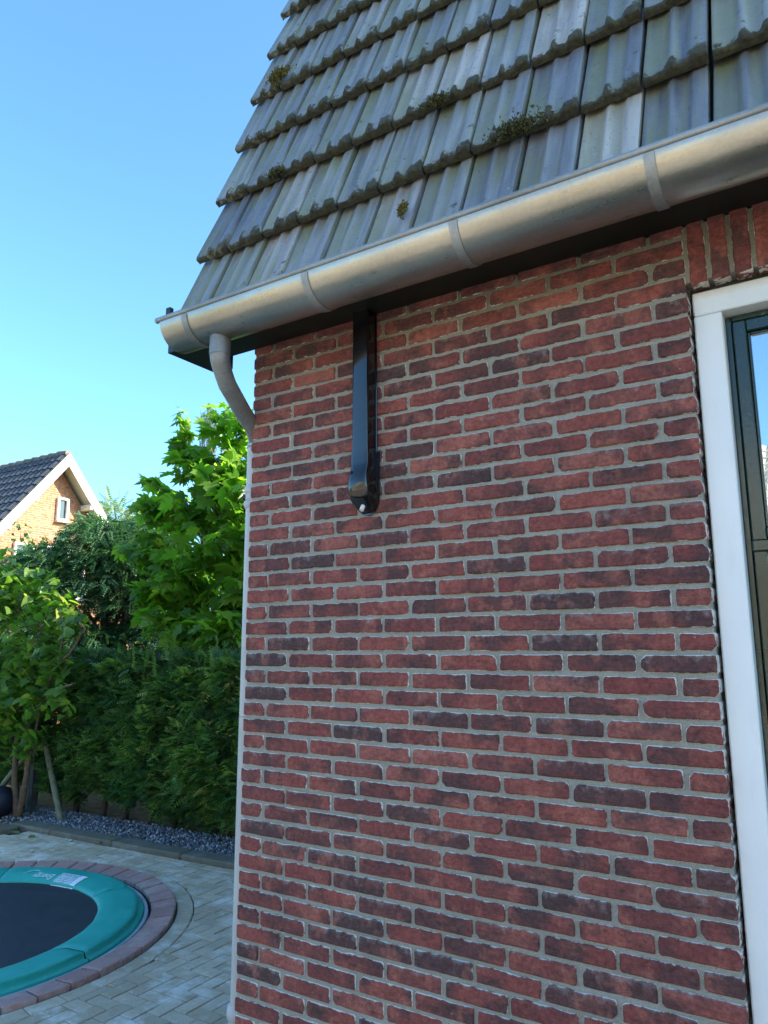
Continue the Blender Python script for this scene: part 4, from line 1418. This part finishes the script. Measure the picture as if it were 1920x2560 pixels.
def feather_tree(name, base, label, cat, blobs, mat, n, size, trunk_r, bark, group=None, tv=pin_v, tf=pin_f, shell=0.6, hang=-0.35):
    tr_ = thing(name, base, label, cat, group)
    tk_ = MB()
    b0 = Vector(base)
    top = Vector(blobs[0][:3])
    path = limb(tk_, [b0, b0.lerp(top, 0.4)+Vector((0.06, 0.04, 0)), top], trunk_r, trunk_r*0.4, 9)
    for bl in blobs[1:]:
        e = Vector(bl[:3]); s = path[int(len(path)*random.uniform(0.35, 0.75))]
        limb(tk_, [s, s.lerp(e, 0.5)+Vector((0, 0, 0.15)), e], trunk_r*0.4, trunk_r*0.12, 6)
    tk_.build('trunk', bark, tr_, smooth=True)
    w = np.array([b[3]**2 for b in blobs]); w /= w.sum()
    pick = RNG.choice(len(blobs), n, p=w)
    B = np.array([b[:3] for b in blobs]); Rr = np.array([b[3] for b in blobs])
    d = RNG.normal(size=(n, 3)); d /= np.linalg.norm(d, axis=1, keepdims=True)
    d[:, 2] = np.where(d[:, 2] < -0.35, -d[:, 2], d[:, 2])
    rad = Rr[pick]*np.where(RNG.random(n) < shell, RNG.uniform(0.88, 1.08, n), RNG.random(n)**0.4)
    T = B[pick]+d*rad[:, None]*np.array([1, 1, 0.8])
    fw_ = d*np.array([1, 1, 0.3])+RNG.normal(0, 0.4, (n, 3)); fw_[:, 2] += hang
    up_ = d*0.7+np.array([0, 0, 0.8])+RNG.normal(0, 0.25, (n, 3))
    V, F = scatter(tv, tf, frames(fw_, up_), T, RNG.uniform(size[0], size[1], n))
    o = bpy.data.objects.new('crown', mesh_np('crown', V, F, mat, {'rnd': np.repeat(RNG.random(n), len(tv))})); place(o, tr_); tag(o, kind='stuff')
    return tr_


blobs = []
bc = Vector((-9.05, 6.0, 2.95)); right = Vector((0.80, 0.60, 0)); away = Vector((-0.6, 0.8, 0))
for (u, z, r) in ((0.0, 3.55, 0.75), (-0.75, 3.25, 0.62), (0.75, 3.45, 0.68), (-1.25, 2.75, 0.55), (1.2, 3.0, 0.65), (-0.4, 2.65, 0.62), (0.45, 2.75, 0.65), (-1.0, 2.2, 0.5), (-0.2, 2.0, 0.55), (0.6, 2.05, 0.6), (1.2, 2.3, 0.6),
                  (1.6, 2.6, 0.6), (0.1, 3.1, 0.7), (-0.7, 1.6, 0.5), (0.2, 1.45, 0.5), (-1.3, 1.8, 0.55), (0.9, 1.4, 0.5), (1.5, 1.6, 0.55), (-0.8, 1.1, 0.5), (0.3, 1.0, 0.5), (1.9, 2.2, 0.5), (-0.2, 3.85, 0.5), (0.6, 3.8, 0.5), (-1.1, 3.2, 0.5)):
    p = bc + right*u + away*random.uniform(-0.25, 0.35); blobs.append((p.x, p.y, z+0.12, r))
feather_tree('robinia_tree', (-9.0, 6.1, 0), 'dense dark feathery robinia tree between the far house and plane tree', 'tree', blobs, ROB, 17000, (0.13, 0.24), 0.12, BARK_DARK)

# ---- ash behind the house, its edge shows past the downpipe
ASH = m_leaf('ash_leaf', (0.030, 0.085, 0.028), (0.05, 0.12, 0.03), (0.02, 0.06, 0.03), 0.3, 0.5)
blobs = [(-6.1, 8.3, 5.3, 1.0), (-6.4, 8.0, 6.0, 0.8), (-5.9, 8.8, 6.2, 0.8), (-6.7, 8.3, 4.6, 0.9), (-6.2, 8.6, 4.0, 0.9), (-5.6, 8.1, 4.9, 0.9), (-6.6, 8.6, 5.4, 0.8), (-6.3, 8.1, 3.3, 0.8)]  # unseen bulk of the crown added here to shade the robinia
feather_tree('ash_tree', (-6.1, 8.4, 0), 'tall ash tree behind the house corner showing past the downpipe', 'tree', blobs, ASH, 4200, (0.18, 0.34), 0.15, BARK_DARK)

# ---- willow far behind, pale in the sun
WIL = m_leaf('willow_leaf', (0.11, 0.16, 0.045), (0.16, 0.20, 0.06), (0.09, 0.13, 0.05), 0.4, 0.5)
lan_v, lan_f = [], []
for k in range(7):
    y = 0.1+0.13*k
    for sgn in (-1, 1):
        o_ = len(lan_v)
        lan_v += [(0, y, 0), (sgn*0.10, y+0.06, -0.04), (sgn*0.22, y+0.02, -0.16), (sgn*0.10, y, -0.05)]; lan_f.append((o_, o_+1, o_+2, o_+3))
lan_v, lan_f = np.array(lan_v), np.array(lan_f)
blobs = [(-16.2, 12.0, 5.0, 0.75), (-16.85, 12.0, 5.9, 0.45), (-16.8, 11.9, 5.3, 0.6), (-15.5, 12.2, 5.6, 0.45), (-15.6, 12.1, 4.9, 0.7), (-16.2, 12.1, 4.2, 0.9), (-17.2, 12, 4.4, 0.8), (-15.1, 12.3, 4.2, 0.8), (-16.9, 12.0, 6.35, 0.25), (-15.35, 12.2, 5.95, 0.25)]
feather_tree('willow_tree', (-16.2, 12.0, 0), 'pale willow with narrow leaves peeking over the dark tree', 'tree', blobs, WIL, 1500, (0.30, 0.55), 0.14, BARK, tv=lan_v, tf=lan_f, hang=0.35, shell=0.4)

# ---- spire-like conifer top between the plane tree shoots
SPI = m_leaf('cypress_leaf', (0.12, 0.14, 0.045), (0.17, 0.16, 0.06), (0.07, 0.10, 0.04), 0.25, 0.6)
con = thing('cypress', (-8.75, 8.0, 0), 'slim yellowish cypress tip standing behind the plane tree', 'tree')
tk = MB(); limb(tk, [(-8.75, 8.0, 0), (-8.75, 8.0, 3), (-8.75, 8.0, 5.4)], 0.09, 0.01, 7); tk.build('trunk', BARK_DARK, con, smooth=True)
n = 1300
t = RNG.random(n)**0.8; a = RNG.uniform(0, 2*PI, n); sp = RNG.integers(0, 3, n)
cxs = np.array([-8.86, -8.70, -8.55])[sp]; tops = np.array([6.75, 6.85, 6.5])[sp]
rad = np.where(t < 0.6, 0.22*(1-t)+0.06, 0.05+0.06*(1-t))*RNG.uniform(0.4, 1.0, n)
T = np.stack([cxs+rad*np.cos(a), 8.0+rad*np.sin(a), 3.2+t*(tops-3.2)], 1)
V, F = scatter(pin_v, pin_f, frames(np.stack([np.cos(a)*0.5, np.sin(a)*0.5, np.ones(n)*0.9], 1), np.stack([np.cos(a), np.sin(a), np.ones(n)*0.2], 1)), T, RNG.uniform(0.07, 0.15, n))
o = bpy.data.objects.new('crown', mesh_np('crown', V, F, SPI, {'rnd': np.repeat(RNG.random(n), len(pin_v))})); place(o, con); tag(o, kind='stuff')

# ---- dark laurel bank behind the hedge and a rose bush by the far house
LAU = m_leaf('laurel_leaf', (0.020, 0.055, 0.018), (0.035, 0.080, 0.022), (0.015, 0.045, 0.018), 0.2, 0.35)
hv, hf = leaf_template(HALF_HEART)
hq = np.array([[0, 1, 2], [0, 2, 3]])
lau = thing('laurel_bush', (-6.5, 6.3, 0), 'broad dark laurel bush in the shade behind the hedge', 'bush')
n = 6500
x = RNG.uniform(-12.5, -3.0, n); z = RNG.uniform(0.1, 2.3, n)
y = 6.3+RNG.uniform(-0.5, 0.3, n)+0.25*np.sin(x*3)
V, F = scatter(hv, hf, frames(RNG.normal(size=(n, 3))+np.array([0, -0.4, -0.2]), np.stack([RNG.normal(0, .5, n), -np.ones(n)*0.4, np.ones(n)], 1)), np.stack([x, y, z], 1), RNG.uniform(0.10, 0.18, n))
o = bpy.data.objects.new('foliage', mesh_np('foliage', V, F, LAU, {'rnd': np.repeat(RNG.random(n), len(hv))})); place(o, lau); tag(o, kind='stuff')
t = MB()
for x in (-12.0, -11.2, -10.2, -9.2, -8.2, -7.4, -6.5, -5.6, -4.6, -3.6): limb(t, [(x, 6.4, 0), (x+0.1, 6.35, 0.8), (x, 6.3, 1.9)], 0.04, 0.012, 6)
t.build('stems', BARK_DARK, lau, smooth=True)
ROSE = m_leaf('rose_leaf', (0.03, 0.085, 0.03), (0.06, 0.13, 0.04), (0.025, 0.07, 0.03), 0.3, 0.45)
rose = thing('rose_bush', (-15.6, 8.55, 0), 'loose climbing rose in front of the far house windows', 'bush')
t = MB(); pts_ = []
for e in ((-15.9, 8.45, 5.15), (-15.75, 8.6, 4.9), (-15.6, 8.9, 4.5), (-15.5, 9.1, 4.1), (-15.6, 8.7, 4.3), (-15.9, 8.3, 4.2), (-15.5, 8.9, 3.6), (-15.7, 8.4, 3.5), (-15.4, 9.2, 3.3)):
    pth = limb(t, [(-15.6, 8.6, 0), (-15.6+random.uniform(-.2, .2), 8.6+random.uniform(-.2, .2), 2.2), e], 0.02, 0.006, 5)
    for q in range(150 if e[2] < 4.7 else 50):
        p = pth[int(len(pth)*random.uniform(0.45, 0.999))]; s = 0.26 if e[2] < 4.7 else 0.12
        pts_.append((p.x+random.gauss(0, s), p.y+random.gauss(0, s), p.z+random.gauss(0, s)))
t.build('stems', BARK, rose, smooth=True)
T = np.array(pts_); n = len(T)
V, F = scatter(hv, hf, frames(RNG.normal(size=(n, 3)), RNG.normal(size=(n, 3))+np.array([0.3, -0.2, 1])), T, RNG.uniform(0.08, 0.14, n))
o = bpy.data.objects.new('foliage', mesh_np('foliage', V, F, ROSE, {'rnd': np.repeat(RNG.random(n), len(hv))})); place(o, rose); tag(o, kind='stuff')

# ================================================================== FAR HOUSE
def m_farbrick():
    g = G('orange_brickwork'); p = g.pos()
    s = g.n('SeparateXYZ', {0: p})
    yy = g.n('SeparateXYZ', {0: p}, out=1); zz = g.n('SeparateXYZ', {0: p}, out=2)
    v = g.n('CombineXYZ', {0: yy, 1: zz, 2: 0.0})
    b = g.n('TexBrick', {'Vector': v, 'Color1': (0.29, 0.100, 0.048, 1), 'Color2': (0.37, 0.145, 0.072, 1), 'Mortar': (0.30, 0.22, 0.16, 1), 'Scale': 1.0, 'Mortar Size': 0.008, 'Brick Width': 0.22, 'Row Height': 0.0625, 'Bias': 0.0})
    f = g.n('MapRange', {'Value': g.noise(p, 12.0, 4.0), 'From Min': 0.3, 'From Max': 0.7, 'To Min': 0.7, 'To Max': 1.3})
    g.p(Base_Color=g.mix(1.0, b, g.n('CombineColor', {0: f, 1: f, 2: f}), 'MULTIPLY'), Roughness=0.9)
    return g.m


FARB = m_farbrick()
WHITE = plain('white_paint', (0.78, 0.77, 0.74), 0.45, var=0.06)
CREAM = plain('cream_paint', (0.62, 0.58, 0.48), 0.5, var=0.06)
TILED = plain('dark_far_tile', (0.040, 0.043, 0.050), 0.5, var=0.3, scale=6.0)
FGLASS = plain('dark_window_glass', (0.02, 0.025, 0.028), 0.06, var=0.1, spec=1.0)
fh = thing('far_house', (-21, 9.8, 0), 'orange brick house with white bargeboards beyond the garden hedge', 'house')
FX, APY, APZ, TN = -16.0, 9.79, 7.40, math.tan(math.radians(51))
HWID = 3.5
w = MB()
xw = FX-0.5
zz0 = APZ-0.32
prf = [(APY-HWID, 0), (APY+HWID, 0), (APY+HWID, zz0-HWID*TN), (APY, zz0), (APY-HWID, zz0-HWID*TN)]
w.add([(xw, y, z) for y, z in prf]+[(-27.5, y, z) for y, z in prf], [(0, 1, 2, 3, 4), (9, 8, 7, 6, 5)]+[(i, (i+1) % 5, 5+(i+1) % 5, 5+i) for i in range(5)])
w.build('wall', FARB, fh)
rf_ = MB()
for sg in (-1, 1):
    e = HWID+0.35
    a = [(APY, APZ-0.01), (APY+sg*e, APZ-0.01-e*TN), (APY+sg*e, APZ-0.11-e*TN), (APY, APZ-0.13)]
    v = [(FX-0.02, y, z) for y, z in a]+[(-28, y, z) for y, z in a]
    rf_.add(v, [(0, 1, 2, 3), (7, 6, 5, 4), (0, 4, 5, 1), (2, 6, 7, 3), (1, 5, 6, 2)])
rf_ = rf_.build('roof', CREAM, fh)
tl = MB()
for sg in (-1,):
    for row in range(14):
        for c in range(46):
            s0, s1 = row*0.34, row*0.34+0.35
            x = FX-0.06-c*0.26
            y0, z0 = APY+sg*s0*math.cos(math.radians(51)), APZ-s0*math.sin(math.radians(51))
            y1, z1 = APY+sg*s1*math.cos(math.radians(51)), APZ-s1*math.sin(math.radians(51))
            n_ = (sg*math.sin(math.radians(51)), math.cos(math.radians(51)))
            pr_ = [(0, .012), (.07, .012), (.13, .05), (.19, .05), (.25, .012)]
            A_ = [(x-dx, y0+n_[0]*(h-0.0), z0+n_[1]*(h-0.0)) for dx, h in pr_]
            B_ = [(x-dx, y1+n_[0]*(h+0.03), z1+n_[1]*(h+0.03)) for dx, h in pr_]
            C_ = [(x-dx, y1, z1) for dx, h in pr_]
            tl.grid([A_, B_, C_])
o = tl.build('roof_tiles', TILED, fh); tag(o, kind='stuff')
tl = MB()
for row in range(14):
    s0, s1 = row*0.34, row*0.34+0.34
    c5, s5 = math.cos(math.radians(51)), math.sin(math.radians(51))
    tl.add([(FX-0.03, APY+s0*c5+s5*0.015, APZ-s0*s5+c5*0.015), (FX-0.03, APY+s1*c5+s5*0.05, APZ-s1*s5+c5*0.05), (-28, APY+s1*c5+s5*0.05, APZ-s1*s5+c5*0.05), (-28, APY+s0*c5+s5*0.015, APZ-s0*s5+c5*0.015)], [(0, 1, 2, 3)])
    tl.add([(FX-0.03, APY+s1*c5+s5*0.05, APZ-s1*s5+c5*0.05), (FX-0.03, APY+s1*c5, APZ-s1*s5), (FX-0.03, APY+s0*c5, APZ-s0*s5), (FX-0.03, APY+s0*c5+s5*0.015, APZ-s0*s5+c5*0.015)], [(0, 1, 2, 3)])
o = tl.build('roof_tiles', TILED, fh); tag(o, kind='stuff')
RIDGE = plain('ridge_clay', (0.16, 0.13, 0.11), 0.8, var=0.4)
for k in range(24):
    t = MB(); x = FX-0.10-k*0.40
    t.tube([(x, APY, APZ+0.01), (x-0.42, APY, APZ+0.035)], [0.085, 0.10], 10); t.build('ridge_tile', RIDGE, fh, smooth=40)
for sg in (-1, 1):
    e = HWID+0.35
    b = MB()
    a = [(APY, APZ), (APY+sg*e, APZ-e*TN), (APY+sg*e, APZ-0.36-e*TN), (APY, APZ-0.36)]
    b.add([(FX, y, z) for y, z in a]+[(FX-0.035, y, z) for y, z in a], [(0, 1, 2, 3), (7, 6, 5, 4), (0, 4, 5, 1), (2, 6, 7, 3), (1, 5, 6, 2), (0, 3, 7, 4)])
    b.build('bargeboard', WHITE, fh)
    s = MB()
    a = [(APY+sg*0.05, APZ-0.14), (APY+sg*e, APZ-0.14-e*TN+0.05), (APY+sg*e, APZ-0.20-e*TN+0.05), (APY+sg*0.05, APZ-0.20)]
    s.add([(FX-0.036, y, z) for y, z in a]+[(xw, y, z) for y, z in a], [(0, 1, 2, 3), (7, 6, 5, 4), (0, 4, 5, 1), (2, 6, 7, 3), (1, 5, 6, 2), (0, 3, 7, 4)])
    s.build('soffit', CREAM, fh)
    for d in (0.85, 1.55, 2.4):
        q = MB(); yb = APY+sg*d; zb = APZ-d*TN-0.27
        q.bbox(xw+0.001, FX-0.037, yb-0.07, yb+0.07, zb-0.16, zb+0.0, b=0.01); q.build('purlin_end', CREAM, fh)


def far_window(y0, y1, z0, z1, deep=0.10):
    f = MB(); t = 0.055
    f.box(xw+0.002, xw+deep, y0, y0+t, z0, z1); f.box(xw+0.002, xw+deep, y1-t, y1, z0, z1)
    f.box(xw+0.002, xw+deep-0.001, y0+t, y1-t, z1-t, z1); f.box(xw+0.002, xw+deep-0.001, y0+t, y1-t, z0, z0+t)
    f = f.build('window', WHITE, fh)
    MB().box(xw+0.004, xw+0.02, y0+t, y1-t, z0+t, z1-t).build('pane', FGLASS, f)
    MB().bbox(xw+0.002, xw+deep+0.05, y0-0.02, y1+0.02, z0-0.05, z0-0.001, b=0.006).build('sill', CREAM, f)


far_window(9.81, 10.15, 5.55, 6.20)
far_window(8.66, 9.24, 3.4, 4.80)
far_window(9.42, 10.0, 3.4, 4.80)
far_window(10.2, 10.8, 3.4, 4.80)
ch = MB(); ch.bbox(-20.9, -20.3, APY-0.85, APY-0.25, APZ-0.9, APZ+0.12, b=0.01); ch.bbox(-20.97, -20.23, APY-0.92, APY-0.18, APZ+0.121, APZ+0.2, b=0.01)
ch.build('chimney', WHITE, fh)

# ================================================================== HOUSE ACROSS THE STREET (seen in the door glass)
rh = thing('row_house', (1, -15, 0), 'sunlit house with pale pantile roof mirrored in the door glass', 'house')
YF = -12.5
w = MB(); w.box(-12, 16, YF-8, YF, -0.1, 3.6); w.build('wall', plain('cream_render', (0.70, 0.56, 0.36), 0.9, var=0.1), rh)
g2 = MB()
PANT = plain('pale_pantile', (0.56, 0.54, 0.46), 0.7, var=0.15, scale=3.0)
rows = 15
for row in range(rows):
    s0, s1 = row*0.34, row*0.34+0.345
    c4, s4 = math.cos(math.radians(38)), math.sin(math.radians(38))
    nx = 440
    A_, B_, C_ = [], [], []
    for k in range(nx):
        x = -7.0+k*0.04
        h = 0.035*math.sin(x*2*PI/0.24)+0.012*math.sin(x*4*PI/0.24)
        yb, zb = YF+0.4-s0*c4, 3.45+s0*s4
        yt, zt = YF+0.4-s1*c4, 3.45+s1*s4
        A_.append((x, yb, zb+0.012+h*0.6)); B_.append((x, yb+s4*0.05, zb+0.055+h)); C_.append((x, yt+s4*0.012, zt+0.016+h))
    g2.grid([A_, B_, C_])
g2 = g2.build('roof', PANT, rh, smooth=40)
w = MB(); w.add([(-7, YF+0.36, 3.40), (10.6, YF+0.36, 3.40), (10.6, YF-3.7, 6.55), (-7, YF-3.7, 6.55), (-7, YF-8, 3.4), (10.6, YF-8, 3.4)], [(0, 1, 2, 3), (3, 2, 5, 4), (0, 3, 4), (1, 5, 2)])
w.build('roof_deck', CREAM, rh)
for x in (-5.5, -2.5, 0.5, 3.5, 6.5):
    f = MB(); f.box(x, x+1.3, YF+0.002, YF+0.06, 0.9, 2.5); f = f.build('window', WHITE, rh)
    MB().box(x+0.08, x+1.22, YF+0.061, YF+0.07, 0.98, 2.42).build('pane', FGLASS, f)

# ================================================================== SMALL THINGS IN THE BED AND ON THE PAVING
st = thing('tree_stake', (-6.13, 3.50, 0.0), 'leaning greenish wooden stake rising from the gravel to the hedge', 'stake')
MB().tube([(-6.13, 3.50, -0.05), (-6.54, 3.56, 0.58), (-6.78, 3.6, 0.95)], 0.035, 12).build('pole', STAKE, st, smooth=40)
st = thing('brace_pole', (-7.6, 3.4, 0), 'slanting wooden brace pole left of the lilac stems', 'pole')
MB().tube([(-7.62, 3.40, 0.02), (-7.22, 3.42, 0.44), (-6.95, 3.5, 0.74)], 0.032, 12).build('pole', STAKE, st, smooth=40)
st = thing('fence_post', (-6.92, 3.58, 0), 'upright dark grey wooden post behind the lilac stems', 'post')
MB().bbox(-6.965, -6.885, 3.55, 3.63, -0.05, 1.3, b=0.006).build('post_body', POSTM, st)
ball = thing('ball', (-7.02, 3.27, 0.18), 'dark navy ball lying on the gravel beside the lilac', 'ball')
b = MB(); b.lathe([(max(0.001, 0.185*math.sin(PI*k/14)), -0.185*math.cos(PI*k/14)) for k in range(15)], (-7.05, 3.25, 0.205), 24); b.build('ball_skin', BALLM, ball, smooth=True)
v_ = MB(); v_.lathe([(0.012, -0.003), (0.012, 0.004), (0.001, 0.005)], (-7.05, 3.25, 0.39), 10); v_.build('valve', SCREW, ball)

DRY = plain('dry_leaf', (0.30, 0.17, 0.08), 0.8, var=0.3, scale=40.0)
GRN = plain('fallen_green_leaf', (0.16, 0.19, 0.05), 0.7, var=0.3, scale=40.0)
for k, (x, y, z, m, a, s, lab) in enumerate(((-4.98, 3.13, 0.018, DRY, 0.4, 0.085, 'curled brown dry leaf on the paving against the kerb'), (-6.15, 2.95, 0.012, GRN, 2.0, 0.10, 'yellow green fallen leaf in the corner of the kerbs'),
                                             (-5.85, 2.93, 0.006, GRN, 1.0, 0.09, 'flat green fallen leaf on the paving below the kerb'), (-5.0, 3.30, 0.058, GRN, 0.2, 0.07, 'small yellow green leaf lying on top of the kerb'),
                                             (-4.75, 3.45, 0.05, DRY, 2.4, 0.06, 'small brown leaf lying on the slate gravel'))):
    v, f = leaf_template(HALF_HEART, 0.7 if k == 0 else 0.3, 0.2)
    me = mesh_np('fallen_leaf', v, f, m)
    o = bpy.data.objects.new('fallen_leaf', me); link(o)
    o.matrix_world = Matrix.Translation((x, y, z)) @ Matrix.Rotation(a, 4, 'Z') @ Matrix.Rotation(0.25, 4, 'X') @ Matrix.Scale(s, 4)
    tag(o, lab, 'leaf', 'fallen leaves on the paving')
for x, y, s, lab in ((-5.32, 2.60, 0.022, 'bluish pebble lying on the paving behind the trampoline'), (-5.35, 3.07, 0.020, 'pale pebble lying on the paving at the foot of the kerb')):
    b = MB(); b.lathe([(max(0.001, s*math.sin(PI*k/6)), -s*0.7*math.cos(PI*k/6)) for k in range(7)], (0, 0, 0), 9)
    me = b.mesh('pebble', plain('pebble_stone', (0.42, 0.46, 0.48), 0.7), True)
    o = bpy.data.objects.new('pebble', me); link(o); o.location = (x, y, s*0.65)
    tag(o, lab, 'pebble', 'pebbles on the paving')
